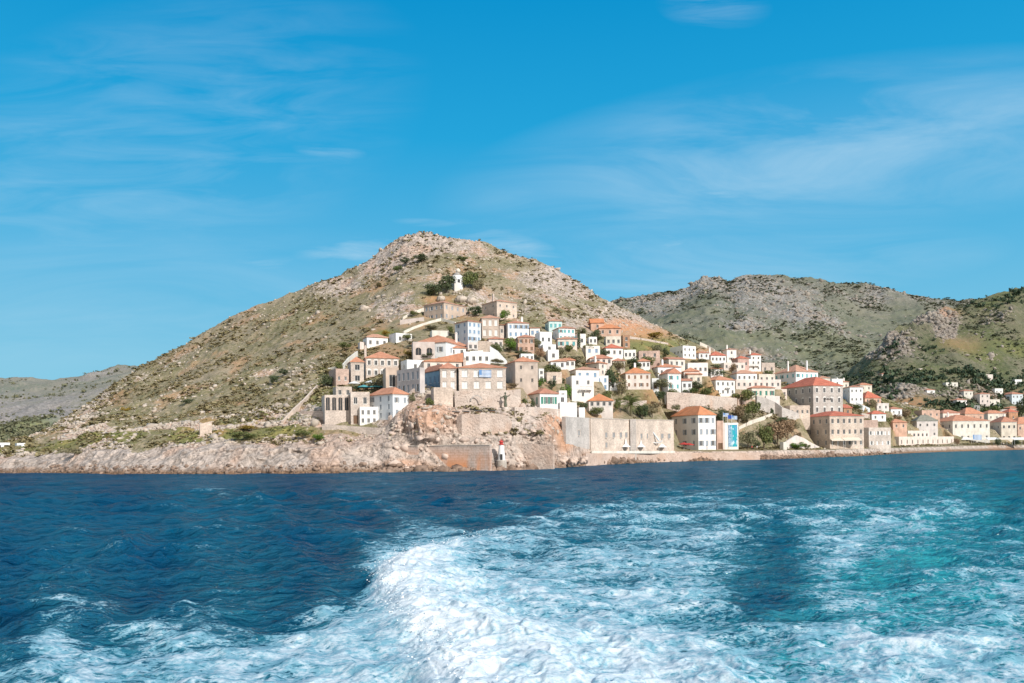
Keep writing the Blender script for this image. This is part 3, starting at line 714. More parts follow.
H('stone_terrace_block', 'tall blank stone block under the left wing of the central mansion', 431, 434, 453, 389, 409, 'paleston', ('flat', None), None, None, 6, found=8)
H('brick_house', 'plain pink-beige square house with terracotta roof right of the central mansion', 505, 515.5, 538, 361.5, 387, 'beige', ('hip', 'tile'), (2, 2), (1, 2), 11, rh=1.3, win=(.7, 1.1), st=('stone', None), door=0)
H('long_roofed_house', 'pink walled house with long sloping red roof above the blue house', 420, 424, 462, 361.5, 370, 'pinkwhite', ('shedl', 'tile'), (4, 1), None, 8, rh=2.2)
H('white_terrace_house', 'white house with terrace behind the roof of the central mansion', 461, 464, 490, 353, 365, 'white', ('flat', None), (4, 1), None, 8)
H('white_house', 'white house with green shutters and pale red roof above the fort walls', 528, 540, 558, 393.5, 408, 'white', ('hip', 'tileold'), (4, 1), (2, 1), 8, rh=1.3, st=S(GR), win=(1.0, 2.0))
H('white_block', 'blank white garden block right of the green shuttered white house', 557, 560, 577, 404, 417, 'white', ('flat', None), None, None, 6, found=1.5)
H('white_block', 'low white storage block at the right of the blank garden block', 577, 579, 585, 409, 417, 'white', ('flat', None), None, None, 4, found=1.5)
H('white_manor', 'tall white manor with a balcony and blue shutters on its upper floor', 566, 572, 594, 377, 401, 'white', ('flat', None), [1, 2], None, 9, win=(.8, 1.3), bal=(.6, 4, 3.4))
H('white_upper_house', 'low white house with blue shutters stacked above the tall white manor', 569, 576, 599, 369.5, 381, 'white', ('hip', 'tilepale'), (3, 1), (2, 1), 8, rh=1.0, st=S(BL))
H('blue_door_house', 'small white house with bright blue shutters right of the tall white manor', 594, 596, 608.5, 377, 391, 'white', ('flat', None), (2, 2), None, 6, st=S(BL), win=(.8, 1.4))
H('orange_roofed_house', 'orange hip roofed house with arched loggia above the fort wall', 586, 589, 613, 401, 414, 'pinkwhite', ('hip', 'tileorange'), [0, 4], None, 8, rh=1.9, win=(1.8, 1.3), rdx=2)
H('stone_chapel', 'small grey-beige stone building with low wall beside the brick coloured house', 544, 547, 562, 373.5, 383, 'paleston', ('flat', None), (1, 1), None, 6)
H('white_tower', 'tiny white windowed tower attached right of the plain pink-beige square house', 537, 539, 544, 370, 381, 'white', ('flat', None), (1, 2), None, 4, rdx=2)
# ---- fort / customs house
H('customs_house', 'three-storey customs house with orange roof, mauve shaded left wall and pinkish front', 672, 698.5, 716, 415, 449.5, 'white', ('hip', 'tileorange'), (3, 3), (3, 3), 16, rh=2.6, win=(1.1, 1.9), st=S(GY), pad=5, **QB)
H('link_building', 'narrow peach link building with a tall brown door', 715, 717, 724, 422, 449.3, 'peach', ('flat', None), (1, 1), None, 8, door=1, win=(1.6, 2), st=PLAIN, **QB)
H('banner_building', 'white building carrying a tall blue banner on the quay', 722, 724, 738.5, 424, 449.3, 'white', ('flat', None), None, None, 8, **QB)
H('white_cottage', 'long low white cottage at the far left shoreline', 15, 17, 29, 444.5, 449, 'white', ('flat', None), (2, 1), None, 5, group='white cottages on the far left shore', rdx=0)
H('white_cottage', 'white cottage cut by the left edge of the picture', -6, -4, 10, 444, 450.5, 'white', ('flat', None), (2, 1), None, 5, group='white cottages on the far left shore')
EX = [
 ('small_house', 'low pale red roofed house left of the long low white wing', 588, 590, 612, 358.5, 365, 'pinkwhite', ('hip', 'tileold'), (4, 1), None, 6, {'rh': 1.2}),
 ('small_house', 'white lean-to on the right side of the white gabled house', 680, 682, 692, 381, 391, 'white', ('shed', 'tileold'), (2, 1), None, 6, {'rh': 1.0}),
 ('small_house', 'pinkish cottage with orange roof squeezed behind the gabled house', 682, 684, 699, 371.5, 380, 'pinkwhite', ('hip', 'tile'), (3, 1), None, 6, {'rh': 1.3}),
 ('small_house', 'tiny white step building left of the tall white manor', 556, 559, 567, 392, 400, 'white', ('flat', None), (1, 1), None, 5, {}),
 ('small_house', 'small white cottage beside the long sloping red roof', 446, 449, 466, 348, 356, 'white', ('hip', 'tile'), (2, 1), None, 6, {'rh': 1.0, 'rdx': 3}),
 ('small_house', 'flat cream outhouse under the curved cream path wall', 430, 432, 449, 331.5, 337.5, 'cream', ('flat', None), None, None, 4, {}),
 ('small_house', 'white terrace block under the flat roofed white house of the upper middle', 540, 543, 556, 345.5, 351, 'white', ('flat', None), (1, 1), None, 5, {}),
 ('small_house', 'white sloping-walled cottage under the small white cube house', 549, 551, 566, 361.5, 369, 'white', ('shedl', 'tilepale'), (2, 1), None, 5, {'rh': .9}),
 ('small_house', 'long cream terrace house below the white tower house', 722, 724, 745, 363.5, 370, 'pinkwhite', ('flat', None), (4, 1), None, 5, {}),
 ('small_house', 'small white house with brown shutters under the rose pink house', 734, 737, 751, 371, 379, 'pinkwhite', ('flat', None), (2, 1), None, 5, {'st': ('plain', 'shutterbrown')}),
 ('small_house', 'white house half hidden behind the long white townhouse roof', 734, 737, 757, 373.5, 382, 'white', ('hip', 'tilepale'), (4, 1), None, 7, {'rh': 1.4}),
 ('small_house', 'cream house with flat roof left of the large white mansion', 756, 759, 775, 375, 383, 'cream', ('flat', None), (3, 1), None, 6, {}),
 ('small_house', 'white cube with one window between the white mansion and the school', 828, 832, 843, 379.5, 388, 'white', ('flat', None), (1, 1), None, 6, {'rdx': 6}),
 ('small_house', 'pale pink house on the slope right of the low red roofed house', 874, 877, 889, 404, 411, 'pinkwhite', ('flat', None), (2, 1), None, 6, {}),
 ('small_house', 'orange roofed cottage above the long low quay building', 890, 893, 907, 422.5, 430, 'peach', ('hip', 'tile'), (2, 1), None, 7, {'rh': 1.4}),
 ('small_house', 'white cottage with red roof on the slope above the stone warehouse', 869, 872, 886, 414, 421, 'white', ('hip', 'tilered'), (2, 1), None, 6, {'rh': 1.3}),
 ('small_house', 'pinkish house between the pink house and the two orange roofs of the harbour', 940, 943, 960, 413, 421, 'pinkwhite', ('hip', 'tileold'), (3, 1), None, 8, {'rh': 1.6}),
 ('small_house', 'white house with orange roof behind the narrow red house at the harbour', 985, 988, 1006, 413.5, 422, 'cream', ('hip', 'tile'), (3, 1), None, 8, {'rh': 1.6}),
 ('small_house', 'white cottage with blue shutters below the cream house with dark windows', 583, 586, 600, 347, 355, 'white', ('flat', None), (2, 1), None, 5, {'st': ('plain', 'shutterblue')}),
 ('small_house', 'white cottage at the left foot of the stone villa', 607, 610, 622, 381.5, 390, 'white', ('shed', 'tile'), (2, 1), None, 5, {'rh': .9}),
 ('small_house', 'white garden pavilion right of the green shuttered white house', 556, 558, 567, 396, 404, 'white', ('flat', None), (1, 1), None, 4, {}),
 ('small_house', 'white annex right of the stone villa with a brown door', 650, 652, 659, 379.5, 389, 'white', ('flat', None), (1, 1), None, 5, {'door': 1}),
 ('small_house', 'pinkish two-storey house left of the square pink house among trees', 487, 489, 503, 339, 350, 'pinkwhite', ('hip', 'tileold'), (3, 1), None, 6, {'rh': .8}),
 ('small_house', 'white flat house directly above the arcaded building', 333, 336, 352, 388, 397, 'stone', ('flat', None), (2, 1), None, 5, {}),
]
EX += [
 ('small_house', 'white cottage under the olive scrub left of the low white house with blue shutters', 563, 565, 575, 360.5, 367, 'white', ('hip', 'tile'), (2, 1), None, 5, {'rh': .9}),
 ('small_house', 'cream cottage right of the broad red tiled roof among dark trees', 611, 613, 625, 361, 368, 'cream', ('hip', 'tileold'), (3, 1), None, 5, {'rh': .9}),
 ('small_house', 'white cottage with orange roof between two trees above the stone villa', 636, 638, 650, 361.5, 368.5, 'white', ('hip', 'tile'), (3, 1), None, 5, {'rh': 1.0}),
 ('small_house', 'white cottage on the crest between the colonnaded villa and the right shoulder', 697, 699, 709, 353, 359, 'white', ('hip', 'tileold'), (2, 1), None, 5, {'rh': .8}),
 ('small_house', 'small white house directly below the round dark bush of the right slope', 709, 711, 723, 369, 377, 'white', ('hip', 'tile'), (3, 1), None, 5, {'rh': 1.0}),
 ('small_house', 'pale house squeezed between the green shuttered cream house and the school', 775, 777, 787, 390, 398, 'pinkwhite', ('flat', None), (2, 1), None, 5, {}),
 ('small_house', 'cream house behind the white house beside the school', 858, 860, 872, 385, 392, 'cream', ('hip', 'tile'), (2, 1), None, 6, {'rh': 1.1}),
 ('small_house', 'small white house with two windows above the brown bushes of the right slope', 889, 891, 902, 409, 416, 'white', ('hip', 'tileold'), (2, 1), None, 6, {'rh': 1.0}),
 ('small_house', 'white terrace cottage below the square pink house among trees', 519, 521, 534, 355, 360.5, 'white', ('flat', None), (3, 1), None, 5, {}),
 ('small_house', 'white cottage at the right end of the long white wall of the upper village', 587, 589, 597, 338, 344, 'white', ('flat', None), (2, 1), None, 5, {}),
 ('small_house', 'pinkish house left of the ruined stone block wall', 466, 468, 478, 343.5, 350, 'pinkwhite', ('flat', None), (2, 1), None, 5, {}),
 ('far_house', 'white house low on the far right slope beside dark trees', 955, 957, 967, 400, 407, 'white', ('hip', 'tileold'), (2, 1), None, 7, dict(FR, rh=1.0)),
 ('far_house', 'cream house just above the pink-white far house', 962, 964, 973, 391, 397, 'cream', ('hip', 'tileold'), (2, 1), None, 7, dict(FR, rh=1.0)),
 ('far_house', 'small white house between the cream terrace house and the blue-grey far house', 993, 995, 1003, 389, 395, 'white', ('flat', None), (2, 1), None, 7, dict(FR)),
 ('far_house', 'pale ochre house at the right edge below the blue-grey far house', 1008, 1010, 1021, 408, 414, 'peach', ('hip', 'tile'), (3, 1), None, 7, dict(FR, rh=1.0)),
 ('far_house', 'tiny cream house high on the far slope left of the highest pale ruin', 902, 904, 911, 384, 388.5, 'cream', ('flat', None), None, None, 7, dict(FR)),
 ('far_house', 'tiny white house above the brown trees left of the tiny white house on green', 925, 927, 935, 390, 395, 'white', ('hip', 'tileold'), None, None, 7, dict(FR, rh=.9)),
]
for nm, lb, a0, a1, a2, t0, b0, wm, rf, g1, g2, dd_, kw in EX: H(nm, lb, a0, a1, a2, t0, b0, wm, rf, g1, g2, dd_, **kw)
# ---- walls
wall('garden_wall', 'white terrace wall under the white terrace house behind the mansion roof', [(470, 351, 353), (490, 350, 352.5)], 'white', .5, group='stone retaining walls and garden walls')
wall('garden_wall', 'white garden wall stepping down right of the white manor', [(476, 354, 358), (492, 357, 361)], 'white', .5, group='stone retaining walls and garden walls')
wall('terrace_wall', 'rough stone terrace wall under the houses of the right shoulder', [(712, 379, 384), (730, 380, 386), (750, 381, 388), (774, 382, 389)], 'rubble', .6, group='stone retaining walls and garden walls')
wall('terrace_wall', 'rough stone terrace wall below the stone villa', [(612, 400, 404), (635, 401, 406), (655, 400, 405)], 'rubble', .6, group='stone retaining walls and garden walls')
wall('terrace_wall', 'grey dry stone wall across the upper hill right of the topmost houses', [(560, 309, 311), (585, 308, 310.5), (604, 310, 312)], 'greyrubble', .6, group='stone retaining walls and garden walls')
wall('terrace_wall', 'pale dry stone wall on the crest above the orange earth slope', [(628, 336, 338), (648, 339, 341), (668, 343, 345)], 'rubble', .6, group='stone retaining walls and garden walls')
wall('terrace_wall', 'pale stone terrace wall above the stone warehouse on the right', [(862, 413, 418), (880, 416, 421)], 'rubble', .6, group='stone retaining walls and garden walls')
GW = 'stone retaining walls and garden walls'
wall('fort_wall', 'long pale fort wall with small windows left of the tall grey buttress', [(591, 418.4, 452), (610, 419, 452), (631, 420, 452)], 'paleston', 1.2, group='fort walls on the quay', cope='trimstone')
wall('fort_wall', 'pale fort wall with the bronze anchor between the buttress and the customs house', [(636, 420, 452), (655, 420.2, 452), (674, 420.5, 452)], 'paleston', 1.2, group='fort walls on the quay', cope='trimstone')
wall('fort_wall', 'shaded grey fort wall set back beside the orange rock scar', [(566, 416.5, 447), (592, 418, 450)], 'greystone', 1.2, group='fort walls on the quay', Ys=[MAIN.solve(566, 450)+1.2, MAIN.solve(592, 452)+1.0])
wall('buttress', 'tall dark grey stone buttress between two fort walls', [(630.5, 419, 452.5), (636.5, 419, 452.5)], 'greystone', 1.5, Ys=[MAIN.solve(631, 452)-1.2]*2)
wall('white_parapet', 'long low white parapet along the foot of the fort walls', [(592, 450.8, 452.5), (620, 450.9, 452.5), (675, 450.9, 452.6)], 'cream', .4, down=.3, Ys=[MAIN.solve(p, 452.5)-2.0 for p in (592, 620, 675)])
wall('sea_wall', 'orange stained lower sea wall below the left cliff', [(379, 447, 466), (400, 446, 467), (418, 446.5, 467)], 'quaystone', 1.2, group='sea walls', Ys=[water_Y(p, 471)-1.6 for p in (379, 400, 418)], down=4, cope='trimstone')
wall('sea_wall', 'grey and rust streaked sea wall between the left cliff and the little lighthouse', [(418, 446.5, 466), (450, 445.5, 466), (490, 445.3, 466)], 'quaystone', 1.2, group='sea walls', Ys=[water_Y(p, 470.7)-1.4 for p in (418, 450, 490)], down=4, cope='trimstone')
wall('sea_wall', 'low stone sea wall right of the little red topped lighthouse', [(507, 444.5, 462), (530, 443.5, 462), (553, 446, 462)], 'rubble', 1.2, group='sea walls', Ys=[water_Y(p, 469.5)+3.4 for p in (507, 530, 553)], down=4)
wall('cliff_wall', 'high masonry wall under the central mansion with a blind arch', [(455, 391, 413), (470, 390.5, 413), (505, 390.5, 413), (521, 389, 413)], 'rubble', 1.0, group=GW, down=5, Ys=[MAIN.solve(p, 408)+.5 for p in (455, 470, 505, 521)])
wall('cliff_wall', 'rough masonry wall filling the rock face right of the pink outcrop', [(457, 417, 444), (462, 414.5, 444), (470, 413.6, 444), (480, 414.2, 444), (490, 413.2, 444), (500, 413.8, 444), (508, 416, 444), (512, 421, 444)], 'greyrubble', 1.0, group=GW, down=3, Ys=[MAIN.solve(p, 440)+q for p, q in ((457, 1.6), (462, .4), (470, .8), (480, .3), (490, .9), (500, .5), (508, .9), (512, 2))])
wall('cliff_wall', 'rough masonry wall below the green shuttered white house', [(515, 407, 424), (535, 407, 424), (560, 409, 424)], 'rubble', 1.0, group=GW, down=6, Ys=[MAIN.solve(p, 418) for p in (515, 535, 560)])
wall('terrace_wall', 'stone terrace wall under the arcaded building on the left cliff', [(322, 424, 432), (350, 426, 435), (383, 428, 438)], 'stone', .8, group=GW, Ys=[MAIN.solve(p, q) for p, q in ((322, 431), (350, 432), (383, 433))])
wall('stair_wall', 'diagonal stone stair wall climbing right of the bright white cliff house', [(390, 417, 422), (402, 405, 410), (413, 391, 396), (420, 384, 389)], 'wallstone', .7, group=GW, Ys=[MAIN.solve(p, q) for p, q in ((390, 421), (402, 409), (413, 396), (420, 390))])
wall('path_wall', 'cream wall of the path climbing left of the topmost stone house', [(403, 317, 319.5), (412, 312, 315), (424, 307.5, 311)], 'cream', .5, group='cream path walls')
wall('path_wall', 'long curved cream path wall below the topmost stone house', [(404, 331, 334), (415, 326, 329), (430, 321, 324), (441, 318, 321), (455, 322, 325)], 'cream', .5, group='cream path walls')
wall('garden_wall', 'dark pink stone wall between the two cream path walls', [(400, 320, 325), (424, 317, 322)], 'mauve', .6, group=GW)
wall('garden_wall', 'cream garden wall curving down below the stone mansion at the village left edge', [(328, 368, 374), (343, 365, 371), (350, 357, 363), (358, 351, 357)], 'cream', .5, group=GW)
wall('garden_wall', 'stone path wall running down from the arcade toward the shore path', [(283, 421, 425), (293, 410, 415), (305, 399, 405), (318, 385, 391)], 'paleston', .5, group=GW)
wall('garden_wall', 'low stone wall beside the arcade at the head of the shore path', [(300, 411, 417), (323, 411, 418)], 'wallstone', .6, group=GW)
wall('stair_wall', 'white slanting stair wall between the white terrace house and the green trees', [(490, 346, 362), (498, 351, 363), (507, 361, 364)], 'white', .5, group=GW)
wall('garden_wall', 'ruined stone block wall below the beige shuttered house', [(478, 341, 352), (488, 341, 353), (496, 344, 354)], 'paleston', .6, group=GW)
wall('retaining_wall', 'broad pink earth retaining wall above the customs house roof', [(667, 392, 402), (690, 393, 408), (715, 396, 409), (737, 398, 412)], 'rubble', .8, group=GW, Ys=[MAIN.solve(p, q) for p, q in ((667, 402), (690, 409), (715, 410), (737, 411))])
wall('retaining_wall', 'pink lower retaining wall under the cream path right of the banner', [(738, 399, 406), (752, 396, 404)], 'pinkrubble', .8, group=GW)
wall('ruined_wall', 'dark grey ruined wall with an arch gap below the cream green shuttered house', [(757, 396, 412), (766, 398, 413), (775, 402, 415), (782, 407, 419), (796, 412, 421), (806, 417, 424)], 'greystone', .8, group=GW)
wall('retaining_wall', 'smooth pale wall in front of the school annex', [(766, 396, 409), (780, 396, 411)], 'pinkwhite', .6, group=GW)
wall('stair_wall', 'cream stair wall climbing diagonally right of the banner', [(739, 427, 430), (750, 421, 425), (765, 416, 420), (773, 413, 417)], 'cream', .6, group=GW)
wall('stair_wall', 'white quayside stair wall descending right toward the awnings', [(796, 435, 449), (804, 438, 449), (812, 443, 449), (822, 448, 449.3)], 'pinkwhite', .6, group=GW, Ys=[MAIN.solve(p, 449) for p in (796, 804, 812, 822)])
wall('stair_wall', 'short white quayside stair wall descending left over the green garden', [(783, 444, 449), (789, 440, 449), (796, 435.5, 449)], 'pinkwhite', .6, group=GW, Ys=[MAIN.solve(p, 449)-1 for p in (783, 789, 796)])
wall('garden_wall', 'small cream pillar block at the foot of the short quayside stair', [(783.5, 442, 450), (787, 442, 450)], 'cream', 1.5, group=GW, Ys=[MAIN.solve(p, 449.6)-1.5 for p in (783, 787)])
wall('ridge_wall', 'cream wall following the crest of the right shoulder', [(700, 342, 345), (707, 345, 348), (714, 349, 352)], 'cream', .5, group=GW)
wall('garden_wall', 'pale green-grey garden wall right of the white house beside the school', [(856, 402, 408), (863, 405, 412), (870, 408, 413)], 'paleblue', .5, group=GW)
wall('garden_wall', 'cream broken wall on the slope above the stone warehouse', [(884, 411, 416), (897, 412, 418)], 'pinkwhite', .5, group=GW)
wall('shore_wall', 'small square stone hut wall on the left shore path', [(200, 424, 437), (212, 421, 434)], 'paleston', 2.5, cat='hut')
wall('quay_wall', 'rough pink stone quay wall below the fort walls and the customs house', [(586, 453.3, 463), (620, 453.3, 462.5), (650, 453.2, 461.5), (700, 453, 460), (760, 452.5, 459)], 'pinkrubble', 1.0, group='quay walls', Ys=[water_Y(p, q)+1.3 for p, q in ((586, 466), (620, 464), (650, 462.6), (700, 461), (760, 459.8))], down=4)
# ---- fixed to the ground: quay path props
def pole(name, label, px, pyb, h, r=.06, m='iron', group=None, T=MAIN, Y=None, cat='pole'):
    p = at(px, pyb, Y or T.solve(px, pyb)); b = B(); b.tube((0, 0, -.5), (0, 0, h), r, r*.7, 8); b.tube((0, 0, h), (0, 0, h+.15), r*1.6, .01, 8)
    o = b.build(name, m); o.location = p; tag(o, label, cat, group); return o
def flagmesh(w, h):
    n = 10; V = []; Q = []
    for j in range(2):
        for i in range(n+1): V.append((w*i/n, .18*math.sin(i*.9)*(i/n), (h if j else 0)-.12*i/n))
    for i in range(n): Q.append((i, i+1, n+2+i, n+1+i))
    return V, Q
def flag_mat(key, stripes):
    m, nt, p = mat(key); n = N(nt); tc = n.new('TexCoord'); s = n.new('SeparateXYZ'); n.link(tc.outputs['Object'], s.inputs[0])
    if stripes:
        f = n.math('GREATER_THAN', n.math('FRACT', n.math('MULTIPLY', s.outputs[2], 2.7)), .5)
        canton = n.math('MULTIPLY', n.math('LESS_THAN', s.outputs[0], .75), n.math('GREATER_THAN', s.outputs[2], .55))
        x = n.mix(f, (.74, .76, .78), (.14, .28, .52)); x = n.mix(canton, x, (.14, .28, .52))
        n.link(x, p.inputs['Base Color'])
    else: p.inputs['Base Color'].default_value = (.04, .10, .40, 1)
    M[key] = m
flag_mat('flag_striped', True); flag_mat('flag_plain', False)
for i, (px, h, lab, fm) in enumerate([(723.5, 13.4, 'left flagpole with striped blue and white flag behind the banner building', 'flag_striped'), (728, 12.6, 'middle flagpole with dark blue flag behind the banner building', 'flag_plain'), (732, 12.4, 'right flagpole with drooping striped flag behind the banner building', 'flag_striped')]):
    Y = MAIN.solve(724, 449.3)-1.0; p = at(px, 449.3, Y)
    r = empty('flagpole', p); tag(r, lab, 'flagpole', 'flagpoles on the quay')
    b = B(); b.tube((0, 0, -.3), (0, 0, h), .09, .05, 8); b.lathe([(.1, h), (.13, h+.1), (.02, h+.2)], 8); b.build('pole', 'whitepaint', r)
    V, Q = flagmesh(2.0, 1.3); f = mk('flag', [(v[0]+.08, v[1], v[2]) for v in V], Q, fm, r); f.location = (0, 0, h-1.5)
    sm = [setattr(q, 'use_smooth', True) for q in f.data.polygons]
# banner
r0, w0, d0, h0 = HOUSES['white building carrying a tall blue banner on the quay']
m, nt, p = mat('banner'); n = N(nt); tc = n.new('TexCoord'); s = n.new('SeparateXYZ'); n.link(tc.outputs['Object'], s.inputs[0])
tex = n.noise(n.coord('Object', (1, 1, 1)), .55, 5, .6)
x = n.mix(n.ramp(tex, [(.47, 0), (.5, 1)]), (.10, .34, .52), (.03, .38, .46)); x = n.mix(n.ramp(n.noise(n.coord('Object', (1, 1, .6), loc=(3, 0, 2)), .8, 4), [(.56, 0), (.59, 1)]), x, (.55, .72, .80))
lt = n.math('LESS_THAN', s.outputs[0], -.75)
x = n.mix(lt, x, n.mix(n.ramp(n.noise(n.coord('Object', (3, 1, .8)), 2.2, 2), [(.52, 0), (.55, 1)]), (.40, .55, .68), (.05, .12, .25)))
n.link(x, p.inputs['Base Color']); M['bannermat'] = m
b = B(); bw = w0*.64; b.box(-bw/2, bw/2, -.06, 0, .9, h0-.3)
bn = b.build('banner', 'bannermat'); bn.matrix_world = r0.matrix_basis @ Matrix.Translation((.1*w0, -d0/2-.03, 0)); tag(bn, 'tall blue and teal map banner hung on the white quay building', 'banner')
b = B(); b.box(-bw/2-.1, bw/2+.1, -.1, .02, h0-.3, h0-.2); b.box(-bw/2-.1, bw/2+.1, -.1, .02, .8, .9); b.build('rail', 'whitepaint', bn)
# blue flag over the mansion balcony
r1, w1, d1, h1 = HOUSES['big central stone mansion with terracotta roof, white windows and a blue flag']
V, Q = flagmesh(3.4, 2.0); fo = mk('draped_flag', V, Q, 'flag_striped'); fo.matrix_world = r1.matrix_basis @ Matrix.Translation((w1*(.5-.48)-1.2, -d1/2-.35, h1*.60)); tag(fo, 'blue and white striped flag draped on the central mansion', 'flag')
V, Q = flagmesh(5.0, 3.0); fo = mk('draped_flag', V, Q, 'flag_striped'); fo.location = at(973, 440, MAIN.solve(973, 446)+4); tag(fo, 'large blue and white flag hanging at the harbour front', 'flag')
# awnings, parasols
def awning(px0, px1, pyb, pytop, Y, m, lab, grp):
    a = at(px0, pyb, Y); c = at(px1, pyb, Y); t = at(px0, pytop, Y).z-a.z; w = c.x-a.x
    r = empty('awning', a); tag(r, lab, 'awning', grp)
    b = B(); n = max(3, int(w/1.2))
    for i in range(n):
        x0, x1 = w*i/n, w*(i+1)/n; sg = .08
        b.q((x0, 0, t-1.1), ((x0+x1)/2, 0, t-1.1-sg), ((x0+x1)/2, 3.6, t-sg), (x0, 3.6, t)); b.q(((x0+x1)/2, 0, t-1.1-sg), (x1, 0, t-1.1), (x1, 3.6, t), ((x0+x1)/2, 3.6, t-sg))
        b.q((x0, -.01, t-1.45), (x1, -.01, t-1.45), (x1, -.01, t-1.1), (x0, -.01, t-1.1))
    b.build('canopy', m, r)
    for i in range(3):
        pb = B(); x = w*(.04+.46*i); pb.tube((x, .05, -.3), (x, .05, t-1.2), .05, .05, 6); pb.build('post', 'whitepaint', r)
QY = MAIN.solve(840, 448.5)
awning(832, 844, 449.3, 437.5, QY-4.5, 'canvas', 'left sloping cream awning in front of the red roofed quay building', 'awnings along the quay')
awning(844.5, 862, 449.3, 437.3, QY-4.5, 'canvas', 'right wide cream awning in front of the red roofed quay building', 'awnings along the quay')
HY = MAIN.solve(980, 444.5)+4
for k, (a_, c_, lab) in enumerate([(959, 972, 'first off-white awning at the left end of the harbour front'), (973, 986, 'second off-white awning under the large flag at the harbour'), (988, 1000, 'third off-white awning in front of the cream harbour house'), (1001, 1013, 'fourth off-white awning in front of the narrow harbour house front'), (1014, 1030, 'last awning cut by the right edge of the picture')]):
    awning(a_, c_, 444.3, 437.4, HY, 'canvas' if k % 2 else 'canvaswhite', lab, 'awnings along the harbour')
def parasol(px, pyb, Y, h, rr, m, lab, grp):
    a = at(px, pyb, Y); r = empty('parasol', a); tag(r, lab, 'parasol', grp)
    b = B(); b.tube((0, 0, -.2), (0, 0, h), .04, .04, 6); b.build('pole', 'whitepaint', r)
    V = [(0, 0, h+.05)]+[(rr*math.cos(k*math.pi/4), rr*math.sin(k*math.pi/4), h-.55) for k in range(8)]+[(rr*math.cos(k*math.pi/4), rr*math.sin(k*math.pi/4), h-.75) for k in range(8)]
    Q = [(0, 1+k, 1+(k+1) % 8) for k in range(8)]+[(9+k, 9+(k+1) % 8, 1+(k+1) % 8, 1+k) for k in range(8)]
    mk('canopy', V, Q, m, r)
parasol(371, 390, MAIN.solve(371, 389), 2.9, 1.9, 'canvaswhite', 'off-white parasol on the mansion terrace left of the olive tree', 'parasols on the mansion terrace')
parasol(354, 391, MAIN.solve(354, 390), 2.9, 1.8, 'canvaswhite', 'off-white parasol at the left end of the mansion terrace', 'parasols on the mansion terrace')
parasol(376, 393, MAIN.solve(376, 392), 2.4, 2.1, 'canvasteal', 'teal parasol under the round olive tree', 'parasols on the mansion terrace')
parasol(364, 393, MAIN.solve(364, 392), 2.4, 1.9, 'canvasteal', 'teal parasol in the middle of the mansion terrace', 'parasols on the mansion terrace')
parasol(684, 451, MAIN.solve(684, 450)+1, 3.0, 1.9, 'canvasred', 'dark red parasol left of the customs house corner', 'red parasols on the quay')
parasol(689, 451, MAIN.solve(689, 450)+1, 2.8, 1.9, 'canvasred', 'dark red parasol right next to the customs house wall', 'red parasols on the quay')
for k, (px, lab) in enumerate([(626, 'pointed white tent canopy left of the grey buttress'), (641, 'pointed white tent canopy right of the grey buttress'), (662, 'small white tent canopy under the bronze anchor')]):
    a = at(px, 452, MAIN.solve(px, 451.8)-1); r = empty('tent', a); tag(r, lab, 'tent', 'white tents at the foot of the fort wall')
    hh = (4.0, 3.6, 2.4)[k]; V = [(-1.8, -1.5, 1.6), (1.8, -1.5, 1.6), (1.8, 1.5, 1.6), (-1.8, 1.5, 1.6), (-.5, -.4, 2.2), (.5, -.4, 2.2), (.5, .4, 2.2), (-.5, .4, 2.2), (0, 0, hh)]
    V = [(x_*.75, y_, z_*(1.0 if z_ < 1.7 else 1.15)) for x_, y_, z_ in V]; Q = [(0, 1, 5, 4), (1, 2, 6, 5), (2, 3, 7, 6), (3, 0, 4, 7), (4, 5, 8), (5, 6, 8), (6, 7, 8), (7, 4, 8)]
    mk('canopy', V, Q, 'canvaswhite', r)
    for sx in (-1.28, 1.28):
        for sy in (-1.4, 1.4):
            b = B(); b.tube((sx, sy, -.3), (sx, sy, 1.62), .05, .05, 6); b.build('post', 'whitepaint', r)
# fort wall windows as slits (things let into the wall)
Yw = MAIN.solve(600, 452)
for (pa, py0, lab) in [(606, 435, 'first small barred window in the left fort wall'), (613.5, 435, 'second small barred window in the left fort wall'), (620.5, 435, 'third small barred window in the left fort wall'), (626, 435, 'fourth small barred window nearest the buttress'), (606, 445, 'lower small barred window in the left fort wall'),
        (641, 436, 'first slit window right of the buttress'), (646.5, 436, 'second slit window right of the buttress'), (662, 436, 'slit window right of the bronze anchor'), (669, 436, 'slit window nearest the customs house'), (578.5, 433, 'dark loophole in the shaded left part of the fort wall')]:
    Y = MAIN.solve(pa, 452)+(1.5 if pa < 590 else 0)
    a = at(pa, py0, Y); b = B(); b.box(-.5, -.36, -.1, .02, -.9, .9); b.box(.36, .5, -.1, .02, -.9, .9); b.box(-.36, .36, -.1, .02, .75, .9); b.box(-.36, .36, -.13, .02, -.9, -.76)
    for k in (-.2, .05): b.box(k, k+.05, -.06, -.03, -.76, .75)
    o = b.build('wall_window', 'trimstone'); o.location = a; o.location.y -= .35; tag(o, lab, 'window', 'small windows of the fort walls')
    b = B(); b.box(-.36, .36, .0, .03, -.76, .75); b.build('pane', 'shuttergrey', o)
# bronze anchor leaning on the wall
a = at(656, 437, MAIN.solve(656, 452)-.9); r = empty('anchor', a); tag(r, 'large pale blue anchor mounted on the fort wall', 'anchor')
b = B(); b.tube((-1.6, 0, 2.4), (1.0, 0, -1.3), .22, .28, 8); b.build('shank', 'paleblue', r)
b = B(); pts = [(-.9+1.0+1.9*math.cos(t), 0, -1.0+1.9*math.sin(t)*.5) for t in [math.pi*(1.0+k/8) for k in range(9)]]
for k in range(8): b.tube(pts[k], pts[k+1], .18, .18, 8)
b.build('arm', 'paleblue', r)
b = B(); b.tube((-2.3, 0, 1.9), (-1.0, 0, 2.9), .16, .16, 8); b.build('stock', 'whitepaint', r)
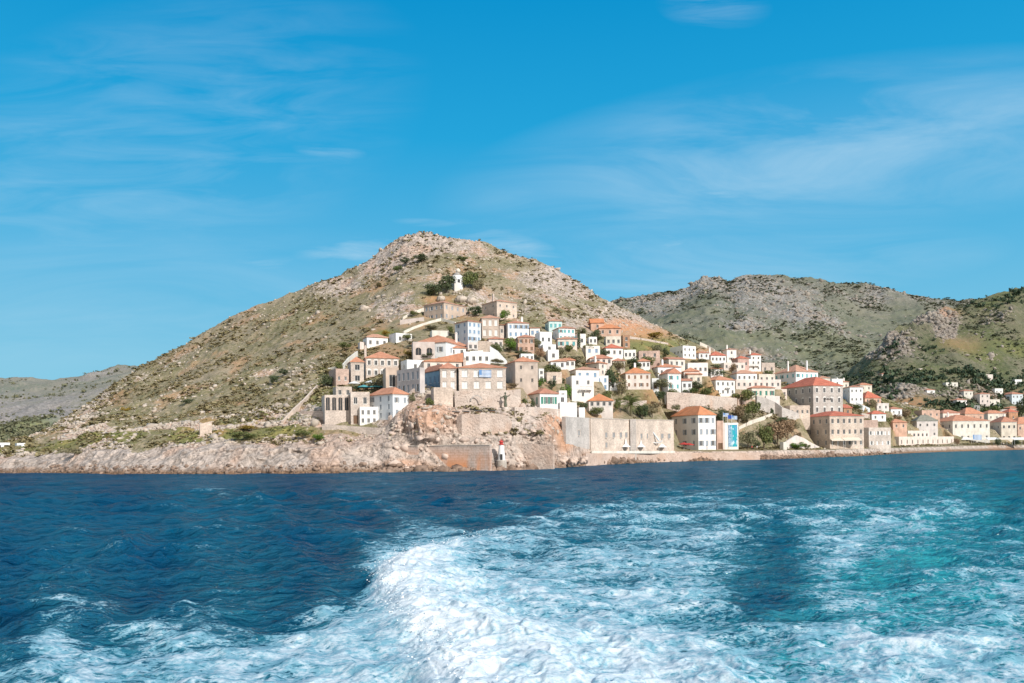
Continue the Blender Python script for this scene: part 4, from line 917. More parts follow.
# bronze statue on the wall under the mansion
a = at(505.5, 409, MAIN.solve(505, 408)-1.5); r = empty('statue', a); tag(r, 'dark green bronze statue with outspread arms under the central mansion', 'statue')
b = B(); b.lathe([(.9, -1.5), (.9, .2), (.7, .4), (.7, .5)], 12); b.build('pedestal', 'stone', r)
b = B(); b.lathe([(.34, .5), (.42, .9), (.36, 1.6), (.30, 2.3), (.46, 2.9), (.52, 3.3), (.3, 3.6), (.13, 3.7), (.13, 3.85), (.24, 4.0), (.27, 4.2), (.17, 4.45), (.02, 4.5)], 12)
b.tube((.4, 0, 3.35), (1.0, -.1, 3.5), .17, .12, 8); b.tube((1.0, -.1, 3.5), (1.3, -.15, 3.9), .12, .08, 8); b.tube((-.4, 0, 3.35), (-.9, 0, 3.1), .17, .12, 8); b.tube((-.9, 0, 3.1), (-1.3, -.1, 3.3), .12, .07, 8)
b.build('figure', 'bronze', r)
# blind arch and wall openings under the mansion
Ym = MAIN.solve(476, 408); a = at(476.5, 401, Ym+.2); b = B(); n = 12
for k in range(n):
    t0, t1 = math.pi*k/n, math.pi*(k+1)/n
    for rr0, rr1, yy in ((1.3, 1.62, -.25),):
        b.q((rr0*math.cos(t0), yy, rr0*math.sin(t0)), (rr1*math.cos(t0), yy, rr1*math.sin(t0)), (rr1*math.cos(t1), yy, rr1*math.sin(t1)), (rr0*math.cos(t1), yy, rr0*math.sin(t1)))
        b.q((rr0*math.cos(t0), yy, rr0*math.sin(t0)), (rr0*math.cos(t1), yy, rr0*math.sin(t1)), (rr0*math.cos(t1), .1, rr0*math.sin(t1)), (rr0*math.cos(t0), .1, rr0*math.sin(t0)))
o = b.build('blind_arch', 'greystone'); o.location = a; tag(o, 'dark rimmed blind arch in the wall under the central mansion', 'arch')
# cannons on the battery
for k, (px, py, lab) in enumerate([(456, 414, 'old cannon leftmost on the battery edge below the mansion'), (466, 413.5, 'old cannon second from left on the battery edge'), (478, 413, 'old cannon under the blind arch on the battery edge'), (492, 412.5, 'old cannon rightmost on the battery edge')]):
    a = at(px, py, MAIN.solve(px, 414)-2.5); r = empty('cannon', a); tag(r, lab, 'cannon', 'old cannons on the battery'); r.scale = (.62, .62, .62)
    b = B(); b.tube((1.4, .4, .75), (-1.5, -.5, 1.0), .34, .2, 10); b.tube((-1.5, -.5, 1.0), (-1.6, -.53, 1.01), .26, .26, 10); b.build('barrel', 'iron', r)
    b = B(); b.box(-.8, 1.2, -.35, .35, .2, .6); b.build('carriage', 'woodbrown', r)
    for sx in (-.6, .9):
        b = B(); b.tube((sx, -.5, .25), (sx, -.36, .25), .28, .28, 10); b.build('wheel', 'woodbrown', r)
# lighthouse beacon
a = at(501.5, 462, water_Y(501.5, 470)+.2); r = empty('lighthouse', a); r.scale = (.86, .86, .86); tag(r, 'small white lighthouse beacon with red lantern at the water edge', 'lighthouse')
b = B(); b.lathe([(1.5, -2.5), (1.5, .4), (1.3, .6)], 20); b.build('base', 'concrete', r)
b = B(); b.lathe([(1.12, .6), (.98, 2.4), (.72, 4.4), (.62, 5.0)], 20); b.build('tower', 'whitepaint', r)
b = B(); b.lathe([(.85, 5.0), (.85, 5.15), (.52, 5.17), (.52, 5.7), (.72, 5.72), (.6, 6.0), (.2, 6.3), (.08, 6.4), (.06, 6.8)], 20); b.build('lantern', 'redpaint', r)
b = B(); b.box(-.35, .35, -1.14, -.9, .6, 2.3); b.build('door', 'iron', r)
# windmill
Y = MAIN.solve(458, 290); a = at(457.3, 290.5, Y); r = empty('windmill', a); tag(r, 'round white windmill tower with conical cap high on the main hill', 'windmill')
s = Y/F*.86
b = B(); b.lathe([(7.4*s, -2), (6.9*s, 0), (6.6*s, 6*s), (6.5*s, 16.2*s), (6.1*s, 16.6*s)], 32); b.build('tower', 'white', r)
b = B(); b.lathe([(6.0*s, 16.5*s), (4.6*s, 18*s), (2.6*s, 20*s), (2.2*s, 20.5*s)], 24); b.build('cap', 'greyplaster', r)
b = B(); b.lathe([(1.8*s, 20.6*s), (2.8*s, 22*s), (2.8*s, 23.6*s), (1.4*s, 25.2*s), (.1, 25.8*s)], 16, (1.2*s, 0, 0)); b.build('finial', 'cream', r)
for k in range(3):
    w_ = B(); w_.box(-.55, .55, -.12, .1, 0, 1.5); wo = w_.build('window', 'pane', r); t = (-2.4, -1.2, -1.6)[k]; wo.location = (6.5*s*math.cos(t), 6.5*s*math.sin(t), (8, 8, 1)[k]*s); wo.rotation_euler.z = t+math.pi/2
b = B(); b.box(-2.6*s, 3.6*s, -9.5*s, -6.3*s, -1.5, 6.8*s); b.build('porch', 'white', r)
b = B(); b.box(-4.4*s, -1*s, -9.8*s, -6.2*s, 6.85*s, 7.5*s); b.build('canopy', 'iron', r)
# people on the quay
def person(px, pyb, Y, shirt, trousers, lab, face=0, h=1.72):
    a = at(px, pyb, Y)
    me = bpy.data.meshes.new('person')
    j = [(0, 0, .95), (0, 0, 1.15), (0, 0, 1.38), (0, 0, 1.48), (0, -.01, 1.58), (0, 0, 1.70), (.18, 0, 1.38), (.26, .02, 1.10), (.25, -.10, .86), (-.18, 0, 1.38), (-.26, .02, 1.10), (-.25, -.08, .86), (.10, 0, .88), (.12, -.06, .48), (.12, 0, .07), (.12, -.16, .04), (-.10, 0, .88), (-.12, .06, .48), (-.12, .10, .07), (-.12, -.06, .04)]
    e = [(0, 1), (1, 2), (2, 3), (3, 4), (4, 5), (2, 6), (6, 7), (7, 8), (2, 9), (9, 10), (10, 11), (0, 12), (12, 13), (13, 14), (14, 15), (0, 16), (16, 17), (17, 18), (18, 19)]
    rad = [.15, .14, .16, .06, .095, .08, .065, .05, .035, .065, .05, .035, .095, .065, .045, .035, .095, .065, .045, .035]
    me.from_pydata(j, e, []); o = bpy.data.objects.new('person', me); COL.objects.link(o)
    sk = o.modifiers.new('s', 'SKIN'); sub = o.modifiers.new('u', 'SUBSURF'); sub.levels = sub.render_levels = 1
    for i, v in enumerate(me.skin_vertices[0].data): v.radius = (rad[i], rad[i]*.8); v.use_root = (i == 0)
    dg = bpy.context.evaluated_depsgraph_get(); dg.update()
    m2 = bpy.data.meshes.new_from_object(o.evaluated_get(dg)); o.modifiers.clear(); o.data = m2
    m2.materials.clear(); m2.materials.append(M['skin']); m2.materials.append(M[shirt]); m2.materials.append(M[trousers])
    for f in m2.polygons:
        z = f.center.z; x = abs(f.center.x); f.use_smooth = True
        f.material_index = 1 if (.93 < z < 1.47 and (x < .23 or z > 1.15)) else (2 if .1 < z <= .93 and x < .2 else 0)
    b = B(); b.lathe([(.05, 1.60), (.115, 1.63), (.12, 1.72), (.08, 1.80), (.01, 1.82)], 10, (0, .02, 0)); b.build('hair', 'hair', o)
    o.location = a; o.rotation_euler.z = face; k = h/1.78; o.scale = (k, k, k); tag(o, lab, 'person', 'people strolling on the quay')
flat('skin', (.48, .28, .19)); flat('hair', (.04, .025, .02)); flat('clothred', (.5, .06, .05)); flat('clothblue', (.06, .12, .3)); flat('clothdark', (.04, .04, .05)); flat('clothwhite', (.75, .74, .72)); flat('clothtan', (.45, .34, .22))
for px, sh, tr, lab, fc in [(707, 'clothdark', 'clothblue', 'person in dark top walking in front of the customs house', 1.2), (752, 'clothred', 'clothdark', 'person in red top on the quay below the brown trees', .4), (757, 'clothwhite', 'clothtan', 'person in white top and tan trousers on the quay', -.6),
        (815, 'clothblue', 'clothtan', 'person in blue top at the foot of the white quay stair', .9), (870, 'clothdark', 'clothdark', 'person all in dark clothes before the stone warehouse', 1.6), (902, 'clothwhite', 'clothblue', 'person in white top before the low quay building', -1.0)]:
    person(px, 450, MAIN.solve(px, 450.4 if px < 830 else 449)+.3, sh, tr, lab, fc)
# ================================================================ HILLS
def blobs(px, py, L):
    t = np.zeros_like(px)
    for x, y, rx, ry, a in L: t = np.maximum(t, a*np.exp(-(((px-x)/rx)**2+((py-y)/ry)**2)**1.5))
    return t
def terrain_mesh(name, T, u0, u1, du, rows, disp, zone, m, flat_it=False):
    X, Y, Z, TT = T.grid(u0, u1, du, rows)
    px, py = pix(X, Y, Z)
    X, Y, Z = disp(X, Y, Z, TT, px, py)
    if flat_it: Z = flatten(X, Y, Z, TT)
    zc = zone(X, Y, Z, TT, px, py)
    me = fast(name, np.stack([X, Y, Z], -1).reshape(-1, 3), gridfaces(*X.shape), m, True)
    ca = me.color_attributes.new('zone', 'FLOAT_COLOR', 'POINT')
    ca.data.foreach_set('color', np.clip(zc, 0, 1).reshape(-1, 4).astype(np.float32).ravel())
    o = ob(name, me); tag(o, kind='structure')
    return o, X, Y, Z, TT, px, py, zc
def hill_mat(key, soil, soil2, scrub, scrub2, rock, rock2, haze=None, hz=0, sc_=1.0, bump=.6):
    m, nt, p = mat(key); n = N(nt)
    at_ = n.new('Attribute'); at_.attribute_name = 'zone'; sp = n.new('SeparateColor'); n.link(at_.outputs['Color'], sp.inputs[0])
    v = n.coord('Object', (sc_, sc_, sc_))
    big = n.noise(v, .035, 5, .6); mid = n.noise(v, .16, 6, .65); fine = n.noise(v, .7, 5, .65); vf = n.noise(v, 2.2, 4, .6)
    ground = n.mix(n.ramp(mid, [(.38, 0), (.62, 1)]), soil, soil2)
    ground = n.mix(1, ground, n.ramp(vf, [(.25, .6), (.7, 1.2)]), 'MULTIPLY')
    sf = n.math('ADD', n.math('MULTIPLY', fine, .75), n.math('MULTIPLY', big, .5))
    sf = n.math('ADD', sf, n.math('MULTIPLY', sp.outputs[1], .28))
    ground = n.mix(n.ramp(sf, [(.60, 0), (.72, 1)]), ground, n.mix(n.ramp(vf, [(.35, 0), (.65, 1)]), scrub, scrub2))
    ground = n.mix(n.math('MULTIPLY', sp.outputs[1], n.ramp(fine, [(.35, .35), (.6, .9)])), ground, n.mix(n.ramp(mid, [(.4, 0), (.6, 1)]), (.30, .275, .085), (.18, .20, .055)))
    ochre = n.mix(n.ramp(fine, [(.35, 0), (.65, 1)]), (.58, .22, .09), (.56, .36, .20))
    ground = n.mix(n.math('MULTIPLY', sp.outputs[2], n.ramp(mid, [(.3, .55), (.55, 1)])), ground, ochre)
    vo = n.new('TexVoronoi', feature='F1'); vo.inputs['Scale'].default_value = .55*1; n.link(n.coord('Object', (sc_, sc_, sc_*.7)), vo.inputs['Vector'])
    rk = n.mix(n.ramp(mid, [(.35, 0), (.65, 1)]), rock, rock2)
    rk = n.mix(1, rk, n.ramp(fine, [(.3, .55), (.5, .9), (.7, 1.15)]), 'MULTIPLY')
    rk = n.mix(1, rk, n.ramp(vf, [(.3, .75), (.6, 1.05)]), 'MULTIPLY')
    rk = n.mix(n.math('MULTIPLY', sp.outputs[2], .65), rk, (.62, .30, .15))
    ck = n.math('ABSOLUTE', n.math('SUBTRACT', n.noise(n.coord('Object', (sc_, sc_, sc_*.4)), .28, 7, .62, .5), .5))
    rk = n.mix(1, rk, n.ramp(ck, [(.0, .48), (.015, .75), (.04, 1.05)]), 'MULTIPLY')
    rf = n.math('ADD', n.math('MULTIPLY', sp.outputs[0], 1.15), n.math('MULTIPLY', n.math('SUBTRACT', fine, .5), 1.6), False)
    x = n.mix(n.ramp(rf, [(.42, 0), (.58, 1)]), ground, rk)
    x = n.mix(n.math('SUBTRACT', 1.0, at_.outputs['Alpha'], True), x, n.mix(n.ramp(vf, [(.4, 0), (.6, 1)]), (.13, .085, .06), (.30, .19, .12)))
    gp = n.new('NewGeometry'); x = n.mix(1, x, n.ramp(gp.outputs['Pointiness'], [(.40, .35), (.49, .95), (.56, 1.12)]), 'MULTIPLY')  # crevice shade painted into the colour: hollows darker, edges lighter
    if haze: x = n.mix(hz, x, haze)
    n.link(x, p.inputs['Base Color'])
    hgt = n.math('ADD', n.math('MULTIPLY', fine, .6), n.math('ADD', n.math('MULTIPLY', vf, .25), n.math('MULTIPLY', mid, .8)))
    n.bump(hgt, bump, 1.3/sc_, p)
    p.inputs['Specular IOR Level'].default_value = .05
    M[key] = m
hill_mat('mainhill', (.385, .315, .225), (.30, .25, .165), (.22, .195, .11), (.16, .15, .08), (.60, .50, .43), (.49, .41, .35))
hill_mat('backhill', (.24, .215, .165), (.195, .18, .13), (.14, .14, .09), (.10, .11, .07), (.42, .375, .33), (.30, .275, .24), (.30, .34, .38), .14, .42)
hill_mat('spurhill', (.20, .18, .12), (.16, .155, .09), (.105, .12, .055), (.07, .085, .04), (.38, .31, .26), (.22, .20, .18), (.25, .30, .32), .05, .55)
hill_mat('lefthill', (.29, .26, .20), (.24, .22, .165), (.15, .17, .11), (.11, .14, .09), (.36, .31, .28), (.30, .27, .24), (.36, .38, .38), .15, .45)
def disp_main(X, Y, Z, T, px, py):
    vill = np.clip(np.interp(px, [300, 350, 900, 960], [0, 1, 1, 1]), 0, 1)*np.clip((py-(300+np.abs(px-470)*.12))/14, 0, 1)
    coast = np.clip(1-np.abs(T-2.0)/1.4, 0, 1)
    amp = 1.9*(1-.82*vill)
    flatq = np.clip((px-575)/20, 0, 1)*np.clip((T-1.9)/.2, 0, 1)*np.clip((3.05-T)/.1, 0, 1)
    under = (T < 1)
    rid = ridged(X*.035, Y*.035, 5, 3)
    d = amp*(fbm(X*.06, Y*.06, 5, 5)*1.3+(rid-.2)*.9)
    d = d*np.clip((T-2.6)/1.5, .15, 1)*(1-flatq)
    d = d + (1-flatq)*(1-.7*vill)*fbm(X*.5, Y*.5, 3, 9)*.5
    peak = np.clip(1-np.hypot((px-425)/70, (py-245)/34), 0, 1)
    d += peak*(ridged(X*.12, Y*.12, 4, 21))*3.2
    Z = Z + np.where(under, .2*d, d)
    # sea cliff: push faces in and out
    wl = np.clip((px-374)/6, 0, 1)*np.clip((562-px)/8, 0, 1)*np.clip((2.1-T)/.2, 0, 1)
    cl = coast*(1-.8*flatq)*np.clip((600-px)/60, .25, 1)*(1-.8*wl)
    ny = ridged(X*.11+3, Z*.20, 5, 31)*1.9+fbm(X*.45, Z*.5, 3, 33)*.8
    Y = Y - cl*ny*np.clip(T/1, 0, 1)
    Z = Z + cl*fbm(X*.25, Y*.2, 4, 35)*.9*np.clip(T-.9, 0, 1)
    # pink crag below the mansion
    crag = np.clip(1-np.hypot((px-424)/36, (py-418)/30)**2, 0, 1)*np.clip((T-1.95)/.3, 0, 1)
    Y = Y - crag*(2.0+ridged(X*.14, Z*.10+4, 5, 41)*4.2+np.abs(vn(X*.5, Z*.35, 44))*1.6); X = X + crag*fbm(Z*.3, X*.2, 3, 43)*1.0
    crag2 = np.clip(1-np.hypot((px-545)/22, (py-432)/20)**2, 0, 1)
    Y = Y - crag2*(2.2+ridged(X*.14, Z*.11, 5, 45)*3.2+np.abs(vn(X*.5, Z*.35, 46))*1.3)
    return X, Y, Z
PATH = ([60, 95, 130, 180, 225, 262, 285, 330], [440, 430, 431, 428.5, 427, 425.5, 424, 427])
def zone_main(X, Y, Z, T, px, py):
    z = np.zeros(X.shape+(4,))
    n1 = fbm(X*.03, Y*.03, 4, 51); n2 = fbm(X*.11, Y*.11, 3, 53)
    rock = .13+.22*n1+.20*n2
    rock += blobs(px, py, [(410, 243, 55, 16, .55), (385, 262, 40, 16, .35), (340, 290, 30, 12, .25), (560, 285, 45, 18, .35), (520, 300, 60, 15, .3), (610, 320, 60, 14, .35), (390, 305, 30, 14, .35), (300, 385, 60, 20, .25), (270, 415, 50, 10, .5), (310, 415, 24, 14, .5), (60, 425, 26, 12, .4), (90, 405, 22, 14, .4)])
    rock = rock+np.clip((330-py)/120, 0, 1)*np.clip((px-300)/80, 0, 1)*.12
    rock += np.exp(-((T-5.97)/.35)**2)*.18
    cliff = np.clip((2.15-T)/.25, 0, 1)*(1-np.clip((px-600)/60, 0, .25))
    edge = np.clip((2.75+.8*n2+.6*n1-T)/.35, 0, 1)*np.clip((585-px)/30, 0, 1)
    rock = np.maximum(rock, np.maximum(cliff, edge*.9))
    rock = np.maximum(rock, blobs(px, py, [(424, 415, 46, 40, 1.4), (540, 430, 40, 30, 1.3), (480, 430, 60, 30, 1.1)]))
    green = np.clip(.25+.5*n1, 0, 1)*.35
    band = np.clip((T-2.4)/.3, 0, 1)*np.clip((4.15-T)/.3, 0, 1)*np.clip((330-px)/20, 0, 1)
    green = np.maximum(green, band*np.clip(.8+n2*1.3, 0, 1))
    green = np.maximum(green, blobs(px, py, [(655, 345, 34, 10, .9), (385, 334, 14, 5, .9), (320, 400, 20, 14, .6), (330, 380, 18, 16, .5), (690, 400, 30, 8, .5), (890, 400, 40, 14, .5), (950, 405, 70, 15, .7)]))
    och = blobs(px, py, [(618, 326, 30, 7, 1.1), (645, 333, 30, 7, .8), (705, 355, 14, 7, .9), (750, 375, 25, 8, .5), (665, 402, 20, 10, .7), (600, 412, 20, 8, .6), (440, 300, 16, 3, .8), (555, 425, 14, 18, .9), (430, 415, 30, 18, .8), (565, 435, 12, 20, 1.2), (330, 440, 60, 8, .35), (405, 464, 24, 5, .7), (720, 458, 140, 6, .45), (360, 349, 34, 6, .35), (395, 352, 20, 5, .5), (120, 403, 12, 6, .3), (690, 398, 40, 8, .6), (740, 402, 16, 8, .6), (620, 455, 60, 6, .4)])
    och = np.maximum(och, np.clip(n2*1.3-.25, 0, .35))
    py0 = np.interp(px, *PATH); pm = np.exp(-((py-py0)/1.9)**2)*(px > 58)*(px < 335)
    rock = np.where(pm > .3, .95, rock); green = green*(1-pm); och = np.maximum(och, pm*.45)
    wet = np.clip(1.25-(Z-.1)/ (1.3+.7*n2), 0, 1)
    z[..., 0] = rock; z[..., 1] = green*(1-np.clip(rock-.5, 0, 1)); z[..., 2] = och; z[..., 3] = 1-wet
    return z
def disp_back(X, Y, Z, T, px, py):
    f = np.clip(T, .3, 1)
    rg = ridged(X*.006, Y*.006, 6, 61); d = (rg-.1)*16*np.clip((Z-10)/60, .2, 1)+fbm(X*.03, Y*.03, 5, 63)*7+fbm(X*.12, Y*.12, 3, 65)*2.2
    return X, Y, Z+d*f*.8
def zone_back(X, Y, Z, T, px, py):
    z = np.zeros(X.shape+(4,)); n1 = fbm(X*.008, Y*.008, 5, 67); n2 = ridged(X*.02, Y*.02, 4, 69)
    rock = .22+.35*n1+.22*(n2-.2)+np.clip((2.7-T)*-.0, 0, 0)
    rock += blobs(px, py, [(700, 288, 70, 12, .32), (760, 300, 90, 16, .25), (815, 318, 30, 8, .5), (650, 305, 40, 14, .3), (745, 328, 20, 5, .4), (860, 300, 40, 8, .2)])
    z[..., 0] = rock; z[..., 1] = np.clip(.15-.5*n1+blobs(px, py, [(800, 345, 120, 25, .5)]), 0, 1)*.7; z[..., 3] = 1
    z[..., 2] = blobs(px, py, [(745, 352, 20, 4, .5)])
    return z
def disp_spur(X, Y, Z, T, px, py):
    rg = ridged(X*.012, Y*.012, 5, 71)
    crag = blobs(px, py, [(925, 322, 42, 16, 1), (890, 345, 34, 16, 1), (1000, 318, 40, 14, .6)])
    d = (rg-.2)*6+fbm(X*.05, Y*.05, 5, 73)*4+crag*(ridged(X*.05, Y*.05, 4, 75))*12
    return X, Y, Z+d*np.clip(T-.3, .1, 1)*.8
def zone_spur(X, Y, Z, T, px, py):
    z = np.zeros(X.shape+(4,)); n1 = fbm(X*.015, Y*.015, 5, 77); n2 = fbm(X*.06, Y*.06, 3, 79)
    z[..., 0] = .12+.3*n1+.25*n2+blobs(px, py, [(930, 318, 34, 12, .8), (885, 350, 30, 14, .55), (945, 330, 12, 12, .8), (1005, 318, 34, 12, .35), (900, 395, 60, 7, .4), (970, 395, 40, 12, .3)])
    z[..., 1] = np.clip(.1+.7*n2+blobs(px, py, [(1000, 350, 60, 12, .45), (900, 366, 60, 10, .2)]), 0, 1)*.7
    z[..., 2] = blobs(px, py, [(948, 312, 14, 6, .45), (960, 345, 22, 8, .25), (900, 405, 50, 8, .5), (1000, 395, 30, 6, .3)])
    z[..., 3] = 1; return z
def disp_left(X, Y, Z, T, px, py):
    return X, Y, Z+(ridged(X*.01, Y*.01, 5, 81)-.2)*7+fbm(X*.05, Y*.05, 4, 83)*3
def zone_left(X, Y, Z, T, px, py):
    z = np.zeros(X.shape+(4,)); n1 = fbm(X*.02, Y*.02, 5, 87)
    z[..., 0] = .35+.5*n1+blobs(px, py, [(30, 415, 70, 7, .5)]); z[..., 1] = np.clip(blobs(px, py, [(10, 432, 50, 9, 1.4)]), 0, 1); z[..., 0] -= z[..., 1]*.6
    z[..., 3] = 1; return z
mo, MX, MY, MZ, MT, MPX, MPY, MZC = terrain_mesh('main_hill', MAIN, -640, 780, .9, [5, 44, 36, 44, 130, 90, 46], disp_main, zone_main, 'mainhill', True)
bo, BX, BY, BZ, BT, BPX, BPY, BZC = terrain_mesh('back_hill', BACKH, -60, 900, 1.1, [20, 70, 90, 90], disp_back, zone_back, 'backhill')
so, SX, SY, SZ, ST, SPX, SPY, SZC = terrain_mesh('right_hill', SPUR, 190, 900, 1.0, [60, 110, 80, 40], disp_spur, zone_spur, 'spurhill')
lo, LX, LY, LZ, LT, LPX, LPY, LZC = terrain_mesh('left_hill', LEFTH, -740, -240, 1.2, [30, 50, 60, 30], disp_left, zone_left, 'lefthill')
# ---------------------------------------------------------------- rocks and scrub (countless): one object each
ICO = None
def ico():
    p = (1+5**.5)/2
    V = np.array([(-1, p, 0), (1, p, 0), (-1, -p, 0), (1, -p, 0), (0, -1, p), (0, 1, p), (0, -1, -p), (0, 1, -p), (p, 0, -1), (p, 0, 1), (-p, 0, -1), (-p, 0, 1)], float)
    V /= np.linalg.norm(V[0])
    Fc = np.array([(0, 11, 5), (0, 5, 1), (0, 1, 7), (0, 7, 10), (0, 10, 11), (1, 5, 9), (5, 11, 4), (11, 10, 2), (10, 7, 6), (7, 1, 8), (3, 9, 4), (3, 4, 2), (3, 2, 6), (3, 6, 8), (3, 8, 9), (4, 9, 5), (2, 4, 11), (6, 2, 10), (8, 6, 7), (9, 8, 1)])
    return V, Fc
IV, IF = ico()
def scatter_rocks(name, P, S, m, kind='stuff', label=None, cat='rocks'):
    n = len(P); V = IV[None]*(1+RNG.uniform(-.5, .45, (n, 12, 1))); V = V*(S[:, None, None]*RNG.uniform(.5, 1.45, (n, 1, 3)))
    a = RNG.uniform(0, 6.28, n); c, s = np.cos(a)[:, None], np.sin(a)[:, None]
    V = np.stack([V[..., 0]*c-V[..., 1]*s, V[..., 0]*s+V[..., 1]*c, V[..., 2]*.8], -1)+P[:, None, :]
    Q = IF[None]+(np.arange(n)*12)[:, None, None]
    o = ob(name, fast(name, V.reshape(-1, 3), Q.reshape(-1, 3), m)); tag(o, label, cat, kind=kind); return o
def clumps(nq, nv, seed, leaf=.36, flatz=.75):
    r = np.random.default_rng(seed); out = []
    for _ in range(nv):
        c = r.normal(size=(5, 3)); c /= np.linalg.norm(c, axis=1)[:, None]; c *= .5; c[:, 2] = np.abs(c[:, 2])*.8
        k = r.integers(0, 5, nq); d = r.normal(size=(nq, 3)); d /= np.linalg.norm(d, axis=1)[:, None]
        p = c[k]+d*.5*r.uniform(.7, 1, (nq, 1)); p[:, 2] = p[:, 2]*flatz+.3
        nn = d+r.normal(size=(nq, 3))*.6; nn /= np.linalg.norm(nn, axis=1)[:, None]
        t = np.cross(nn, r.normal(size=(nq, 3))); t /= np.linalg.norm(t, axis=1)[:, None]; b = np.cross(nn, t)
        l = leaf*r.uniform(.6, 1.2, (nq, 1))
        out.append(np.stack([p-t*l-b*l*.6, p+t*l-b*l*.7, p+t*l*.8+b*l*.6, p-t*l*.9+b*l*.7], 1))
    return np.array(out)      # (nv, nq, 4, 3)
def scatter_scrub(name, P, S, m, label, cat, nq=16, seed=3, tall=1.0, leaf=.36):
    C_ = clumps(nq, 8, seed, leaf); n = len(P); k = RNG.integers(0, 8, n); V = C_[k].reshape(n, nq*4, 3).copy()
    a = RNG.uniform(0, 6.28, n); c, s = np.cos(a)[:, None], np.sin(a)[:, None]
    st = RNG.uniform(.8, 1.3, (n, 1)); S = S[:, None]
    V = np.stack([(V[..., 0]*c-V[..., 1]*s)*S*st, (V[..., 0]*s+V[..., 1]*c)*S*st, V[..., 2]*S*tall], -1)+P[:, None, :]
    Q = np.arange(n*nq*4).reshape(-1, 4)
    o = ob(name, fast(name, V.reshape(-1, 3), Q, m)); tag(o, label, cat, kind='stuff'); return o
def pick(X, Y, Z, w, n, jit=.3):
    w = w.ravel(); w = w/w.sum(); i = RNG.choice(w.size, n, p=w)
    P = np.stack([X.ravel()[i], Y.ravel()[i], Z.ravel()[i]], -1); P[:, :2] += RNG.uniform(-jit, jit, (n, 2)); return P, i
def clear_of_houses(X, Y, m=1.5):
    ok = np.ones(X.shape, bool)
    for cx, cy, c, s, w, d, z in FOOT:
        dx = X-cx; dy = Y-cy; ok &= ~((np.abs(dx*c+dy*s) < w/2+m) & (np.abs(-dx*s+dy*c) < d/2+m))
    return ok
flat('rockpale', (.53, .455, .38), .95, .05, .35, .5); flat('rockpink', (.62, .49, .41), .95, .05, .4, .6); flat('rockgrey', (.34, .30, .255), .95, .05, .35, .3); flat('rockbrown', (.30, .215, .165), .95, .05, .5, .7)
leaves('scrub', (.14, .125, .07), (.32, .275, .16)); leaves('scrubgreen', (.10, .115, .04), (.28, .26, .10)); leaves('scrubfar', (.10, .11, .07), (.19, .19, .125)); leaves('scrubdark', (.03, .055, .038), (.085, .12, .07))
vis = (MPX > -80) & (MPX < 1110) & (MT > 2.3) & (MT < 6.25)
ok = clear_of_houses(MX, MY)
upper = np.clip((MT-4.0)*2, 0, 1)
nn = fbm(MX*.05, MY*.05, 4, 91); vil = (MPX > 330) & (MPX < 900) & (MPY > 325)
area = (MY/F)**1.3
w = vis*ok*np.clip(.45+1.3*nn-.3*MZC[..., 1], .03, 2)*(np.abs(MPY-np.interp(MPX, *PATH)) > 3)*np.where(vil, .8, 1)*(MZC[..., 2] < .5)*np.where((MT > 2.8) & (MT < 4) & (MPX > 575), .02, 1)*area
P, i = pick(MX, MY, MZ, w, 21000); S_ = RNG.gamma(3.0, .20, len(P))+.2
P[:, 2] -= .1
scatter_scrub('hillside_scrub', P, S_, 'scrub', 'olive brown scrub scattered over the stony main hill', 'scrub', 14, tall=.62)
w = vis*ok*((MZC[..., 1] > .35)*1.0+.05)*np.where(vil, 1.0, 1)*(MT > 2.4)*area
w = w*np.where((MT > 2.8) & (MT < 4) & (MPX > 575), .0, 1)
w = w*(np.abs(MPY-np.interp(MPX, *PATH)) > 3)
P, i = pick(MX, MY, MZ, w, 2600); S_ = RNG.gamma(3.0, .12, len(P))+.15
scatter_scrub('green_scrub', P, S_, 'scrubgreen', 'yellow-green low bushes along the shore slope and terraces', 'scrub', 14, 5, .6)
w = vis*ok*np.clip(MZC[..., 0]*1.6-.18, .0, 1.5)*np.where(vil, .2, 1)*(MT > 2.2)*np.where((MT > 2.8) & (MT < 4) & (MPX > 575), .0, 1)*area
P, i = pick(MX, MY, MZ, w, 9500); S_ = RNG.gamma(2.0, .15, len(P))+.10; P[:, 2] += .05*S_
scatter_rocks('hillside_rocks', P, S_, 'rockpale', label='pale limestone rocks strewn over the main hill')
w = ((MPX > -60) & (MPX < 900) & (MT > .95) & (MT < 1.5) & (MZ < 2.2))*1.0
w = w*np.where(MPX > 560, 1.4, .55)
P, i = pick(MX, MY, MZ, w, 2200); S_ = RNG.gamma(2.0, .13, len(P))+.10; P[:, 2] -= .15
xs = RNG.uniform(372, 566, 520); ys = np.interp(xs, [372, 420, 480, 520, 566], [472, 471.4, 470.6, 469.6, 467.2]); uu, vv = uv(xs, ys); Yq = -HC*F/vv-RNG.uniform(.3, 2.0, 520); Q_ = np.stack([uu*Yq/F, Yq, RNG.uniform(-.5, .35, 520)], -1)
P = np.concatenate([P, Q_]); S_ = np.concatenate([S_, RNG.gamma(2.0, .2, 520)+.2])
scatter_rocks('shore_rocks', P, S_, 'rockbrown', label='brown wet rocks along the waterline')
w = ((MPX > 390) & (MPX < 570) & (MT > 1.05) & (MT < 3.4))*ok*(MZC[..., 0] > .6)*1.0
P, i = pick(MX, MY, MZ, w, 380); S_ = RNG.gamma(2.0, .17, len(P))+.12; P[:, 2] -= .1
scatter_rocks('cliff_rocks', P, S_, 'rockpink', label='pink broken boulders on the cliff below the mansion')
